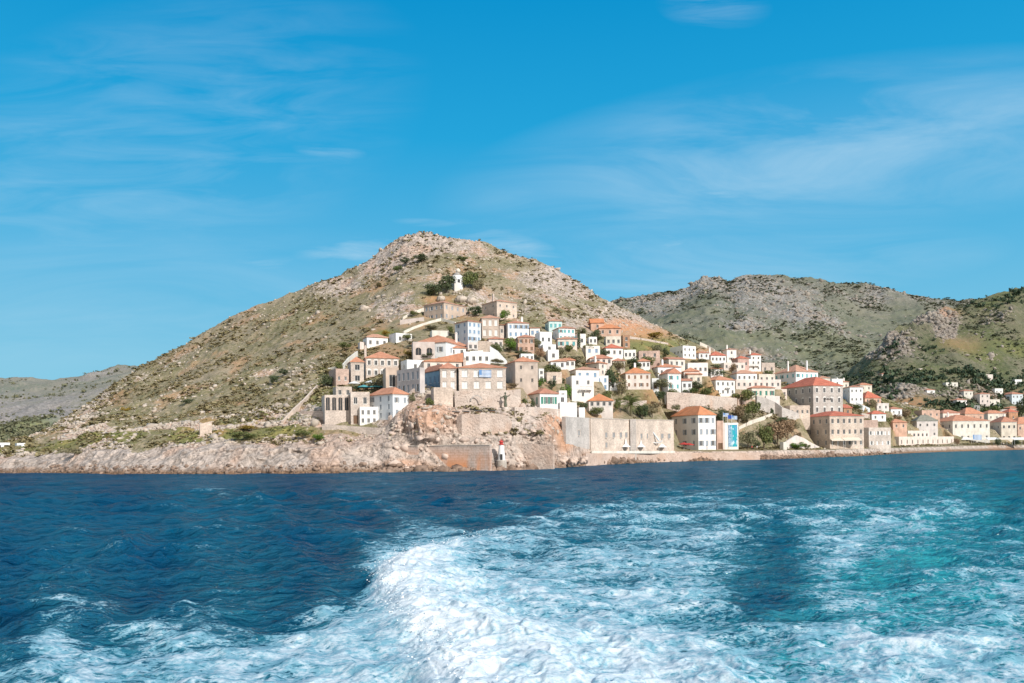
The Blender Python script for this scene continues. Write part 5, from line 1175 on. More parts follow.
# back hills
w = ((BPX > 590) & (BPX < 1120) & (BT > .9) & (BT < 3.1))*np.clip(.15+1.8*fbm(BX*.02, BY*.02, 4, 95), .02, 2)
P, i = pick(BX, BY, BZ, w*BY, 12000, 1.5); S_ = RNG.gamma(2.5, .6, len(P))+.5
scatter_scrub('back_hill_scrub', P, S_, 'scrubfar', 'grey-green scrub dotting the far rocky mountain', 'scrub', 10, 7, .5)
w = ((BPX > 590) & (BPX < 1120) & (BT > 1.2) & (BT < 3.1))*np.clip(BZC[..., 0]*1.8-.4, 0, 1.5)
P, i = pick(BX, BY, BZ, w*BY, 3500, 1.5); S_ = RNG.gamma(2.0, .55, len(P))+.5; P[:, 2] -= .4
scatter_rocks('back_hill_rocks', P, S_, 'rockgrey', label='grey rock outcrops dotting the far mountain')
w = ((SPX > 780) & (SPX < 1120) & (ST > .3) & (ST < 3.1))*np.clip(.35+1.6*fbm(SX*.03, SY*.03, 4, 97), .03, 2)
P, i = pick(SX, SY, SZ, w*SY, 6500, .8); S_ = RNG.gamma(2.5, .32, len(P))+.3
scatter_scrub('right_hill_scrub', P, S_, 'scrubfar', 'olive and dark green scrub on the right hill', 'scrub', 12, 9, .6)
w = ((SPX > 780) & (SPX < 1120) & (ST > .3) & (ST < 3.1))*(blobs(SPX, SPY, [(900, 381, 50, 6, 1), (880, 393, 26, 7, .5), (965, 378, 60, 7, .8), (1010, 388, 34, 12, 1), (960, 408, 40, 6, .8), (1000, 300, 40, 10, .4), (900, 300, 40, 4, .4), (895, 358, 16, 6, .6), (925, 352, 12, 8, .5)])*1.0)
P, i = pick(SX, SY, SZ, w*SY, 620, 1); S_ = RNG.gamma(3, .5, len(P))+.7
scatter_scrub('dark_woodland', P, S_, 'scrubdark', 'belt of dark green woodland on the lower right hill', 'woodland', 22, 10, 1.3, .26)
w = ((SPX > 780) & (SPX < 1120) & (ST > .3) & (ST < 3.1))*np.clip(SZC[..., 0]*1.8-.4, 0, 1.5)
P, i = pick(SX, SY, SZ, w*SY, 2600, .8); S_ = RNG.gamma(2.0, .35, len(P))+.3; P[:, 2] -= .3
scatter_rocks('right_hill_rocks', P, S_, 'rockgrey', label='grey and pink crags of the right hill')
w = ((LPX > -60) & (LPX < 150) & (LT > .5) & (LT < 3.1))*np.clip(.1+1.6*fbm(LX*.03, LY*.03, 4, 99)+LZC[..., 1]*2, .02, 3)
P, i = pick(LX, LY, LZ, w, 1800, 1); S_ = RNG.gamma(2.5, .5, len(P))+.4
scatter_scrub('left_hill_scrub', P, S_, 'scrubfar', 'dark scrub on the distant hill at the far left', 'scrub', 10, 12)
# ---------------------------------------------------------------- trees one can tell apart
def crown_mesh(name, seed, nq, leaf, mt, shape='round'):
    r = np.random.default_rng(seed); nc = 12
    c = r.normal(size=(nc, 3)); c /= np.linalg.norm(c, axis=1)[:, None]
    if shape == 'round': c = c*np.array([.34, .34, .26])*r.uniform(.6, 1.1, (nc, 1)); rad = r.uniform(.13, .24, nc); c[:, 2] += .5
    elif shape == 'tall':
        c = c*.06; c[:, 2] = np.linspace(.05, .95, nc); rad = .30*np.sin(np.linspace(.5, 2.75, nc))**.8
    elif shape == 'flat': c = c*np.array([.42, .42, .12])*r.uniform(.5, 1.1, (nc, 1)); rad = r.uniform(.12, .2, nc); c[:, 2] += .6
    k = r.integers(0, nc, nq); d = r.normal(size=(nq, 3)); d /= np.linalg.norm(d, axis=1)[:, None]
    p = c[k]+d*rad[k][:, None]*r.uniform(.55, 1.05, (nq, 1))*(np.array([.5, .5, .3])*2 if shape == 'tall' else 1)
    q = d+r.normal(size=(nq, 3))*.7; q /= np.linalg.norm(q, axis=1)[:, None]
    t = np.cross(q, r.normal(size=(nq, 3))); t /= np.linalg.norm(t, axis=1)[:, None]; b = np.cross(q, t); l = leaf*r.uniform(.6, 1.3, (nq, 1))
    V = np.stack([p-t*l, p-b*l*.6, p+t*l, p+b*l*.6], 1).reshape(-1, 3); V[:, 2] = np.maximum(V[:, 2], .02)
    return fast(name, V, np.arange(nq*4).reshape(-1, 4), mt)
def trunk_mesh(seed, top=.55):
    r = random.Random(seed); b = B(); x, y, z = 0, 0, -.15; rr = .035; pts = [(0, 0, -.15)]
    for k in range(3):
        nx, ny, nz = x+r.uniform(-.03, .03), y+r.uniform(-.03, .03), z+(top+.15)/3
        b.tube((x, y, z), (nx, ny, nz), rr, rr*.8, 7, False); x, y, z = nx, ny, nz; rr *= .8; pts.append((x, y, z))
    for k in range(5):
        p = pts[1+k % 3]; a = k*2.4; q = (p[0]+.16*math.cos(a), p[1]+.16*math.sin(a), p[2]+.16); b.tube(p, q, rr*.75, rr*.4, 5, False)
        b.tube(q, (q[0]+.1*math.cos(a+.5), q[1]+.1*math.sin(a+.5), q[2]+.12), rr*.4, rr*.15, 5, False)
    return mk('trunk', b.v, b.f, 'bark', link=False)
TR = [trunk_mesh(s) for s in range(3)]
CR = {}
def crown_for(kind, v):
    k = (kind, v)
    if k not in CR:
        mt = {'green': 'leaf', 'dark': 'leafdark', 'bright': 'leafbright', 'olive': 'leafolive', 'brown': 'leafbrown', 'cypress': 'leafdark', 'pine': 'leafdark', 'yellow': 'leafyellow'}[kind]
        sh = 'tall' if kind == 'cypress' else ('flat' if kind == 'pine' else 'round')
        CR[k] = crown_mesh('crown', 200+v*7+len(kind), 1500, .036, mt, sh)
    return CR[k]
nt_ = 0
def tree(px, pyb, h, w, kind, label, name='tree', T=None, dy=0, group=None, cat=None):
    """h, w in pixels of the photograph"""
    global nt_
    T = T or MAIN; Y = T.solve(px, pyb)-1.0+dy; p = at(px, pyb, Y); H_ = h*Y/F; W_ = w*Y/F
    r = empty(name, p, RNG.uniform(0, 6.28)); tag(r, label, cat or name.split('_')[-1], group)
    c = ob('crown', crown_for(kind, nt_ % 3), r); k = {'tall': 1.9}.get('', 1.0)
    c.scale = (W_*(1.6 if kind == 'cypress' else 1.0), W_*(1.6 if kind == 'cypress' else 1.0), H_*1.02)
    if name != 'bush' or h > 8:
        t = ob('trunk', TR[nt_ % 3], r); t.scale = (min(H_, W_)*.8, min(H_, W_)*.8, H_)
    nt_ += 1; return r
TG = 'trees among the village houses'; BG = 'bushes among the village houses'
for a in [
 (505, 321, 12, 13, 'bright', 'bright green round tree in front of the topmost right stone house', 'tree'),
 (476, 316, 11, 18, 'dark', 'dark green tree between the two topmost stone houses', 'tree'),
 (510, 352, 16, 17, 'bright', 'vivid green tree left of the pink six-window house', 'tree'),
 (497, 355, 14, 14, 'green', 'darker green tree under the beige shuttered house', 'tree'),
 (524, 357, 8, 22, 'dark', 'low dark bush at the foot of the pink six-window house', 'bush'),
 (537, 350, 14, 12, 'olive', 'olive tree right of the pink six-window house', 'tree'),
 (540, 360, 15, 12, 'brown', 'greyish brown bare tree below the pink six-window house', 'tree'),
 (552, 375, 12, 24, 'green', 'wide green bush above the small grey-beige stone building', 'bush'),
 (561, 357, 12, 10, 'olive', 'olive tree left of the small white cube house', 'tree'),
 (579, 348, 15, 4.2, 'cypress', 'slim dark cypress beside the plain white block', 'cypress_tree'),
 (582, 336, 10, 12, 'olive', 'dull green tree right of the upper turquoise shuttered house', 'tree'),
 (597, 344, 17, 13, 'dark', 'dark tree left of the cream house with dark windows', 'tree'),
 (590, 353, 10, 16, 'green', 'green tree right of the slim cypress', 'tree'),
 (604, 358, 10, 14, 'dark', 'dark bush under the broad red tiled house', 'bush'),
 (575, 365, 10, 26, 'olive', 'wide olive scrub patch above the low house with blue shutters', 'bush'),
 (620, 372, 13, 16, 'olive', 'grey-olive tree above the stone villa roof', 'tree'),
 (634, 370, 14, 18, 'dark', 'dark tree below the long low white wing', 'tree'),
 (648, 368, 14, 18, 'green', 'green tree right of the dark one below the ochre ruin', 'tree'),
 (657, 356, 14, 13, 'olive', 'olive tree on the yellow slope above the ochre ruin', 'tree'),
 (666, 358, 12, 10, 'dark', 'dark narrow tree left of the colonnaded white villa', 'tree'),
 (698, 364, 6, 20, 'olive', 'low olive hedge below the white villa', 'bush'),
 (716, 379, 16, 20, 'dark', 'large round dark bush right of the white cube house', 'tree'),
 (733, 375, 14, 10, 'brown', 'brownish palm-like tree under the white tower house', 'tree'),
 (745, 379, 10, 12, 'dark', 'dark bush under the rose pink house', 'bush'),
 (768, 380, 12, 14, 'green', 'green tree below the roofless grey stone house', 'tree'),
 (613, 390, 26, 16, 'dark', 'tall dark tree left of the stone villa', 'tree'),
 (622, 398, 22, 14, 'olive', 'tall grey-green tree in front of the stone villa left corner', 'tree'),
 (607, 402, 14, 12, 'green', 'green tree under the small blue shuttered house', 'tree'),
 (618, 412, 16, 10, 'green', 'thin green tree left of the palm above the fort wall', 'tree'),
 (662, 391, 14, 22, 'olive', 'grey-green tree left of the white gabled house', 'tree'),
 (673, 398, 11, 12, 'green', 'leaning green bush below the gabled house', 'bush'),
 (698, 391, 12, 16, 'dark', 'dark green bush left of the shaded pale blue wall', 'bush'),
 (690, 395, 8, 18, 'green', 'green bush at the wall below the gabled house', 'bush'),
 (377, 391, 15, 19, 'olive', 'round olive green tree on the mansion terrace', 'tree'),
 (357, 391, 7, 9, 'dark', 'small dark bush left on the mansion terrace', 'bush'),
 (500, 384, 6, 3.5, 'olive', 'tiny bush at the right corner of the central mansion', 'bush'),
 (466, 388, 12, 6, 'dark', 'dark ivy bush climbing the central mansion front', 'bush'),
 (497, 364, 6, 18, 'olive', 'rounded olive bush behind the mansion roof', 'bush'),
 (513, 388, 6, 14, 'brown', 'brown hedge at the foot of the plain pink-beige square house', 'bush'),
 (542, 388, 11, 9, 'bright', 'bright green bush right of the plain pink-beige square house', 'bush'),
 (552, 389, 11, 12, 'dark', 'dark tree right of the bright green bush', 'tree'),
 (566, 400, 17, 14, 'bright', 'tall bright green bush left of the tall white manor', 'tree'),
 (533, 411, 14, 6, 'dark', 'dark climbing shrub left of the green shuttered white house', 'bush'),
 (525, 405, 8, 8, 'green', 'small green shrub on the corner above the cliff wall', 'bush'),
 (583, 411, 10, 12, 'dark', 'dark tree shading the loggia house left side', 'tree'),
 (597, 417, 12, 18, 'green', 'round green bush below the loggia house', 'bush'),
 (505, 0, 0, 0, '', '', ''),
 (652, 417, 16, 22, 'olive', 'spreading grey-green tree right of the palm above the fort wall', 'tree'),
 (643, 419, 16, 14, 'dark', 'dark bush between palm and spreading tree above the fort wall', 'bush'),
 (697, 411, 6, 28, 'olive', 'long low hedge above the customs house roof', 'bush'),
 (722, 424, 18, 14, 'dark', 'dark tree behind the flagpoles', 'tree'),
 (742, 405, 18, 26, 'green', 'big green pine-like tree above the brown trees', 'tree'),
 (752, 418, 20, 20, 'green', 'second green tree below the big pine-like tree', 'tree'),
 (738, 420, 18, 16, 'brown', 'brown leafless tree right of the flagpoles', 'tree'),
 (746, 424, 14, 18, 'olive', 'olive tree over the cream stair wall', 'tree'),
 (748, 449, 22, 22, 'olive', 'tall grey-green tree on the quay right of the banner building', 'tree'),
 (764, 449, 28, 22, 'green', 'dark green tree on the quay under the cream stair', 'tree'),
 (778, 447, 30, 24, 'brown', 'broad brown-leaved tree on the quay slope', 'tree'),
 (788, 438, 22, 18, 'brown', 'reddish brown tree nearest the white quay stairs', 'tree'),
 (757, 449, 12, 10, 'dark', 'small dark bush on the quay between the grey-green trees', 'bush'),
 (771, 432, 12, 10, 'olive', 'olive bush high above the brown-leaved tree', 'bush'),
 (772, 416, 9, 6, 'dark', 'dark cypress-like bush beside the ruined wall', 'bush'),
 (797, 449.5, 9, 16, 'bright', 'bright green garden hedge under the white quay stairs', 'bush'),
 (807, 449.5, 7, 9, 'green', 'green bush at the right end of the quay garden hedge', 'bush'),
 (792, 432, 14, 16, 'olive', 'olive bush filling the gap left of the red roofed quay building', 'bush'),
 (797, 443, 13, 12, 'brown', 'brown bush under the left wall of the red roofed quay building', 'bush'),
 (783, 428, 13, 16, 'dark', 'dark green bush below the dark grey ruined wall', 'bush'),
 (765, 440, 16, 14, 'brown', 'brown bare tree in the thicket under the cream stair wall', 'tree'),
 (645, 402, 9, 18, 'olive', 'olive bush on the terrace below the stone villa', 'bush'),
 (630, 404, 10, 16, 'green', 'green bush left on the terrace below the stone villa', 'bush'),
 (676, 412, 9, 12, 'olive', 'olive bush at the left end of the customs house roof', 'bush'),
 (655, 408, 8, 20, 'brown', 'brown thicket behind the pale fort wall', 'bush'),
 (610, 416, 9, 14, 'olive', 'olive bush behind the fort wall right of the loggia house', 'bush'),
 (528, 348, 9, 9, 'dark', 'dark little tree right behind the pink six-window house roof', 'tree'),
 (570, 352, 9, 12, 'green', 'green tree below the cream house with pale pink roof', 'tree'),
 (561, 388, 12, 10, 'dark', 'dark tree between the square house and the tall white manor', 'tree'),
 (575, 408, 8, 14, 'green', 'green hedge at the foot of the tall white manor', 'bush'),
 (641, 392, 10, 20, 'green', 'green hedge at the foot of the stone villa', 'bush'),
 (660, 402, 13, 14, 'dark', 'dark tree left of the broad retaining wall', 'tree'),
 (706, 398, 12, 14, 'green', 'green tree on the mound left of the long white townhouse', 'tree'),
 (726, 384, 9, 14, 'green', 'green tree above the long white townhouse roof', 'tree'),
 (758, 390, 9, 14, 'dark', 'dark tree behind the cream house with four green shutters', 'tree'),
 (777, 398, 9, 10, 'green', 'green tree right of the cream green shuttered house', 'tree'),
 (444, 372, 7, 8, 'dark', 'dark shrub between the blue front and the long red roof', 'bush'),
 (430, 408, 12, 10, 'green', 'green shrub on the rock left of the blank stone block', 'bush'),
 (412, 405, 14, 8, 'olive', 'olive shrub beside the diagonal stone stair wall', 'bush'),
 (395, 366, 8, 12, 'green', 'green tree right of the grey-beige stone mansion roof', 'tree'),
 (346, 350, 9, 14, 'green', 'green bush above the cream curving garden wall', 'bush'),
 (855, 404, 12, 5, 'dark', 'dark narrow tree in front of the white house beside the school', 'tree'),
 (862, 404, 7, 6, 'brown', 'purple-brown bougainvillea bush beside the school', 'bush'),
 (870, 411, 14, 14, 'olive', 'olive tree under the low red roofed house', 'tree'),
 (884, 427, 12, 18, 'green', 'green tree above the stone warehouse', 'tree'),
 (897, 424, 12, 14, 'brown', 'brown bush right of the cream broken wall', 'bush'),
 (904, 420, 14, 20, 'brown', 'rusty brown tree left of the small pink house', 'tree'),
 (858, 411, 8, 10, 'green', 'small green tree above the pale garden wall', 'tree'),
 (947, 417, 12, 22, 'dark', 'dark tree behind the wide cream harbour mansion', 'tree'),
 (990, 416, 12, 22, 'green', 'green tree behind the cream harbour house', 'tree'),
 (1022, 418, 22, 14, 'dark', 'dark green tree at the right edge behind the pink harbour house', 'tree'),
 (998, 446, 9, 7, 'dark', 'small dark quay tree between the harbour awnings', 'tree'),
 (957, 446, 9, 7, 'brown', 'brown quay tree at the left end of the harbour awnings', 'tree'),
 (1016, 446, 9, 10, 'dark', 'dark quay tree before the pink harbour house', 'tree'),
 (446, 292, 20, 22, 'dark', 'dark green tree mass left of the windmill', 'tree'),
 (434, 296, 14, 24, 'dark', 'wide dark bush farther left of the windmill', 'bush'),
 (470, 290, 22, 20, 'green', 'dull green tree right of the windmill', 'tree'),
 (479, 293, 17, 16, 'olive', 'brownish olive tree farther right of the windmill', 'tree'),
 (422, 262, 9, 18, 'dark', 'dark bush just under the rocky summit', 'bush'),
 (405, 264, 8, 12, 'dark', 'small dark bush left under the rocky summit', 'bush'),
 (398, 272, 8, 14, 'green', 'green bush lower left of the rocky summit', 'bush'),
 (463, 262, 7, 14, 'green', 'green bush on the crest above the windmill', 'bush'),
 (327, 388, 15, 17, 'dark', 'dark green tree left of the windowless stone block', 'tree'),
 (338, 372, 12, 12, 'green', 'green bush above the windowless stone block', 'bush'),
 (274, 384, 10, 12, 'dark', 'dark round bush on the left slope', 'bush'),
 (283, 375, 7, 14, 'dark', 'dark bush higher on the left slope', 'bush'),
 (186, 404, 6, 14, 'dark', 'flat dark bush far left on the slope', 'bush'),
 (244, 440, 10, 30, 'green', 'broad green bush below the shore path', 'bush'),
 (248, 430, 5, 26, 'yellow', 'yellow flowering broom along the shore path', 'bush'),
 (318, 441, 9, 16, 'bright', 'bright green bush under the arcaded building', 'bush'),
 (303, 438, 9, 20, 'green', 'green bush left under the arcaded building', 'bush'),
 (74, 456, 9, 20, 'olive', 'grey-green bush on the far left shore cliff', 'bush'),
 (126, 412, 6, 12, 'yellow', 'yellow-orange flowering bush on the far left slope', 'bush'),
 (386, 336, 6, 12, 'yellow', 'yellow bush above the blank white house', 'bush'),
 (655, 338, 6, 24, 'yellow', 'yellow flowering patch on the orange slope', 'bush'),
 (450, 334, 9, 8, 'green', 'green bush left of the tall white townhouse', 'bush'),
 (412, 346, 6, 14, 'olive', 'olive bush above the blue-grey forecourt building', 'bush'),
 (427, 358, 6, 17, 'dark', 'dark hedge in front of the blue-grey forecourt', 'bush'),
 (409, 357, 8, 16, 'yellow', 'ochre bush left of the blue-grey forecourt', 'bush'),
 (432, 330, 6, 18, 'olive', 'olive bush inside the curved path wall', 'bush'),
 (407, 340, 7, 12, 'green', 'green bush right of the blank white house', 'bush'),
 (414, 316, 6, 12, 'green', 'green bush inside the upper cream path wall', 'bush'),
]:
    if not a[6]: continue
    tree(*a, group=TG if 'tree' in a[6] else BG)
# palms
def palm(px, pyb, h, w, label, dy=0):
    Y = MAIN.solve(px, pyb)+dy; p = at(px, pyb, Y); H_ = h*Y/F; W_ = w*Y/F; r = empty('palm_tree', p); tag(r, label, 'palm tree', 'palm trees above the fort wall')
    b = B(); 
    for k in range(6): b.tube((0, 0, H_*.66*k/6-(.5 if k == 0 else 0)), (0, 0, H_*.66*(k+1)/6), .32, .26, 8, False)
    b.build('trunk', 'bark', r)
    V = []; Q = []; rr = random.Random(px)
    for k in range(54):
        a = k*2.4; up = rr.uniform(-.5, 1.15); L = W_/2*rr.uniform(.85, 1.2); base = Vector((0, 0, H_*.66)); pr = base; d = Vector((math.cos(a)*math.cos(up), math.sin(a)*math.cos(up), math.sin(up)))
        side = Vector((-math.sin(a), math.cos(a), 0)); n = 7
        for j in range(n):
            nx = pr+d*L/n; d = (d+Vector((0, 0, -.22))).normalized()
            wd = .55*math.sin(math.pi*(j+1)/(n+1))+.05
            for sg in (-1, 1):
                for q in range(2):
                    s0 = pr+(nx-pr)*q*.5; i = len(V); V += [tuple(s0), tuple(s0+(nx-pr)*.22), tuple(s0+side*sg*wd+(nx-pr)*.6+Vector((0, 0, -.15))), tuple(s0+side*sg*wd*.9+(nx-pr)*.45+Vector((0, 0, -.2)))]; Q.append((i, i+1, i+2, i+3))
            pr = nx
    mk('crown', V, Q, 'leaf', r)
palm(631, 419, 22, 27, 'big palm tree right above the dark buttress', 3)
palm(641, 420, 17, 18, 'smaller palm tree just right of the big palm', 4)
for k, (px, py, s_, lab) in enumerate([(461, 302, 5.0, 'large pale boulder directly below the windmill'), (471, 303, 4.4, 'second pale boulder right below the windmill'), (364, 311, 4.2, 'pale boulder on the slope left of the topmost stone house'), (441, 301, 3.6, 'ochre boulder above the left corner of the topmost stone house')]):
    Y = MAIN.solve(px, py)-1; p = at(px, py-2, Y); s_ = s_*Y/F; r = np.random.default_rng(40+k)
    th, ph = np.meshgrid(np.linspace(0, 2*math.pi, 37)[:-1], np.linspace(0, math.pi, 19)); x, y, z = np.cos(th)*np.sin(ph), np.sin(th)*np.sin(ph), np.cos(ph)
    rd = 1+.35*fbm(x*2+k, y*2+z*1.7, 4, 7)+.15*ridged(x*4, z*4+y*3, 3, 8); V = np.stack([x*rd*1.15, y*rd, z*rd*.9], -1).reshape(-1, 3)*s_; i = np.arange(19*36).reshape(19, 36)
    Q = np.stack([i[:-1], np.roll(i, -1, 1)[:-1], np.roll(i, -1, 1)[1:], i[1:]], -1).reshape(-1, 4)
    o = ob('boulder', fast('boulder', V, Q, 'rockpale')); o.location = p; tag(o, lab, 'boulder', 'large boulders on the upper hill')
for k, (px, py, s_, lab) in enumerate([(543, 463, 5.5, 'big pink boulder below the low stone sea wall'), (553, 461, 7.0, 'largest pink boulder at the orange rock scar shore'), (563, 461, 6.0, 'pink boulder under the left end of the fort wall'), (574, 461, 5.5, 'brown-pink boulder below the white parapet'), (584, 460, 4.5, 'rightmost large shore boulder next to the quay wall'), (520, 465, 3.6, 'small pink boulder right of the little lighthouse'), (392, 449, 4.5, 'rounded pale boulder on top of the orange stained sea wall'), (488, 465, 4.0, 'pink boulder left of the little lighthouse')]):
    Y = water_Y(px, 470 if px < 530 else 467.5)+(1.5 if py > 455 else 3.5); p = at(px, py, Y); s_ = s_*Y/F; r = np.random.default_rng(60+k)
    rd = 1+.55*fbm(x*1.7+k*3, y*1.7+z*1.9, 5, 9)+.3*ridged(x*2.3+k, z*2.3+y*2, 4, 10); V = np.stack([x*rd*1.1, y*rd*.8, z*rd*.95], -1).reshape(-1, 3)*s_*.85
    o = ob('boulder', fast('boulder', V, Q, 'rockpink')); o.location = p; tag(o, lab, 'boulder', 'large boulders on the shore')
# ================================================================ SEA
def idw(px, py, pts, k=2.4, sy=1.7):
    num = np.zeros(px.shape+(len(pts[0])-2,)); den = np.zeros(px.shape)
    for p in pts:
        w = 1/(((px-p[0])**2+((py-p[1])*sy)**2+60)**(k/2)); den += w
        for j in range(len(p)-2): num[..., j] += w*p[2+j]
    return num/den[..., None]
# px, py, foam density, turquoise, roughness of the water, extra swell
WK = [(0,480,0,0,0),(120,500,0,0,0),(300,490,0,0,0),(0,560,0,0,0),(150,560,0,0,0),(300,540,0,0,0),(360,520,0,0,0),(0,620,0,0,0),(150,600,0,0,0),(300,590,0,.05,0),(330,560,0,0,0),(440,500,0,0,0),(500,485,0,0,0),(360,585,.02,.05,.1),
 (20,655,.15,.1,.4),(60,650,.5,.3,.6),(100,668,.6,.4,.6),(0,690,.35,.2,.4),(85,628,.12,.1,.3),(150,640,.45,.2,.5),(190,660,.5,.3,.5),(230,672,.6,.3,.5),(240,636,.3,.2,.4),(290,650,.55,.3,.5),(330,630,.45,.3,.4),(330,668,.62,.4,.5),(380,640,.6,.4,.5),(400,665,.65,.4,.6),(280,622,.15,.1,.2),(350,612,.2,.1,.3),
 (385,590,.75,.3,1),(400,570,.85,.3,1),(420,600,.9,.3,1),(440,640,.88,.3,1),(470,675,.92,.3,1),(470,600,.78,.3,1),(510,640,.86,.35,1),(560,660,.9,.4,1),(520,600,.66,.3,.8),(600,640,.8,.4,.9),(560,610,.64,.3,.7),(640,665,.95,.5,.9),(700,675,.85,.6,.8),(650,630,.75,.5,.7),(700,650,.7,.6,.7),(620,690,1,.5,.9),(430,560,.8,.25,.9),(450,550,.62,.2,.6),
 (480,560,.42,.2,.5),(520,560,.48,.2,.5),(480,525,.12,.1,.4),(540,530,.38,.2,.4),(600,560,.58,.3,.4),(600,520,.42,.2,.4),(660,560,.58,.3,.4),(660,520,.48,.3,.4),(700,500,.36,.25,.3),(600,495,.15,.1,.3),(540,505,.1,.05,.3),(720,540,.5,.3,.4),(700,590,.55,.4,.4),(640,595,.68,.4,.5),
 (775,520,.28,.25,.2),(780,545,.15,.15,.2),(785,575,.1,.15,.2),(770,600,.05,.05,.2),(750,610,.12,.1,.2),(725,612,.3,.2,.3),(720,630,.4,.35,.4),(790,620,.3,.6,.4),(760,480,.15,.2,.1),(700,475,.06,.12,.1),(640,478,.03,.05,.1),(820,470,.03,.35,.1),
 (820,535,.58,.6,.5),(850,550,.6,.8,.6),(830,580,.5,.9,.6),(880,520,.5,.7,.5),(880,570,.22,1,.6),(930,560,.2,1,.6),(920,530,.45,.8,.5),(960,510,.38,.6,.4),(1000,530,.25,.6,.4),(1000,560,.4,.7,.5),(1010,590,.55,.8,.6),(960,600,.4,.9,.6),(900,610,.35,1,.6),(850,620,.4,1,.6),(800,650,.5,.8,.6),(860,650,.65,.9,.7),(920,650,.62,.9,.7),(980,640,.6,.9,.7),(1020,640,.55,.9,.7),(880,680,.85,.9,.8),(960,680,.7,.9,.7),(1020,680,.6,.9,.7),(760,670,.6,.7,.7),(830,690,.75,.9,.7),
 (900,490,.28,.6,.3),(960,490,.2,.5,.3),(850,500,.34,.5,.3),(1020,500,.12,.4,.3),(1000,475,.04,.35,.1),(900,470,.05,.4,.1),(1020,460,0,.3,.05),(900,460,0,.25,0),(780,465,0,.1,0),(600,475,0,0,0)]
nr, nc = 640, 1150
tv = np.concatenate([np.linspace(300, 8.2, nr), np.array([7, 6, 5, 4, 3, 2, 1.2, .8])]); tu = np.linspace(-760, 760, nc)
Yg = HC*F/tv; U, YY = np.meshgrid(tu, Yg); XX = U*YY/F; ZZ = np.zeros_like(XX)
ppx, ppy = pix(XX, YY, ZZ); K = idw(ppx, ppy, WK)
foam, turq, rough = K[..., 0], K[..., 1], K[..., 2]
foam = foam-.02*np.clip((ppx-800)/60, 0, 1)*np.clip((ppy-484)/14, 0, 1)*(foam > .02)+.12*np.clip((400-ppx)/60, 0, 1)*np.clip((ppy-622)/20, 0, 1)
edge = np.clip(1-np.clip(ppx-1024, 0, None)/500, 0, 1); foam *= edge
Lr = np.hypot(XX, YY)
rw = np.random.default_rng(5); dX = np.zeros_like(XX); dY = np.zeros_like(XX); H_ = np.zeros_like(XX)
spc = np.maximum(YY*YY/(HC*F)*.46, YY*1.32/F)
lam = np.geomspace(.55, 13, 64)
for i, L in enumerate(lam):
    th = R(250)+rw.normal()*.75; k = 2*math.pi/L; a = .0185*L**.95*(1.0 if L < 5 else .42); ph = rw.uniform(0, 6.28)
    fade = np.clip((L/spc-1.6)/3, 0, 1)
    w_ = k*(XX*math.cos(th)+YY*math.sin(th))+ph+.8*vn(XX/L/5, YY/L/5, i)*3
    H_ += fade*a*np.cos(w_); s_ = -np.sin(w_)*a*fade*.75; dX += s_*math.cos(th); dY += s_*math.sin(th)
patch = .75+.5*fbm(XX*.03, YY*.03, 3, 111)
calm = np.clip(1-.45*foam, .5, 1)
H_ *= patch*calm*1.15
# wake turbulence: boiling lumps and ropes of white water
wx = XX+.9*fbm(XX*.7, YY*.5, 3, 201)+.25*fbm(XX*2.3, YY*2, 2, 202); wy = YY+1.0*fbm(XX*.7, YY*.5, 3, 203)+.25*fbm(XX*2.3, YY*2, 2, 204); wx, wy = wx*.88-wy*.47, wx*.47+wy*.88
bil = 1-np.abs(fbm(wx*.55, wy*.42, 2, 121))*2.2; b2 = 1-np.abs(fbm(wx*1.3+4, wy*1.0, 3, 122))*2.2; b3 = 1-np.abs(fbm(wx*3.1, wy*2.6, 2, 123))*2.2; b4 = vn(wx*7, wy*6.5, 124)
nf = np.clip(1.6-YY/70, 0, 1)
H_ += rough*(.13*bil+.05*b2*np.clip(2-YY/60, 0, 1)+.012*b3*nf+.004*b4*nf)
H_ += np.clip(foam-.5, 0, 1)*(.04*np.abs(b2)+.012*b3*nf+.004*b4*nf)
# the breaking crest of the bow wave
crest = [(520, 760), (462, 683), (440, 650), (418, 625), (398, 603), (392, 588), (402, 574), (425, 560), (452, 550), (490, 538), (540, 520), (590, 505), (650, 492)]
hgt = [.35, .42, .52, .62, .66, .66, .6, .5, .38, .28, .22, .18, .1]
cp = []
for (a, b_), hh in zip(crest, hgt):
    u, v = uv(a, b_); Yc = -HC*F/v; cp.append((u*Yc/F, Yc, hh))
best = np.full(XX.shape, 1e9); bh = np.zeros_like(XX)
for (x0, y0, h0), (x1, y1, h1) in zip(cp[:-1], cp[1:]):
    dx, dy = x1-x0, y1-y0; t = np.clip(((XX-x0)*dx+(YY-y0)*dy)/(dx*dx+dy*dy), 0, 1); qx, qy = x0+dx*t, y0+dy*t
    dd = np.hypot(XX-qx, YY-qy); sg = np.where((XX-qx)*dy-(YY-qy)*dx > 0, 1, -1)   # + = to the right of the travel direction (inside)
    m_ = dd < best; best = np.where(m_, dd, best); bh = np.where(m_, (h0+(h1-h0)*t)*1.0, bh)
    if 'sgn' not in globals(): sgn = np.ones_like(XX)
    sgn = np.where(m_, sg, sgn)
wd = np.where(sgn > 0, 3.6, 1.1)
cr = bh*np.exp(-(best/wd)**2)*(1+.14*b2+.04*b3+.01*b4)
H_ += cr*.95
foam = np.clip(foam+np.exp(-(best/1.1)**2)*.42*np.clip(bh*1.5-.25, 0, 1), 0, 1.3)
lumps = H_.copy()
V = np.stack([XX+dX*patch*calm, YY+dY*patch*calm, H_], -1)
me = fast('sea', V.reshape(-1, 3), gridfaces(*XX.shape), None, True)
ca = me.color_attributes.new('wake', 'FLOAT_COLOR', 'POINT')
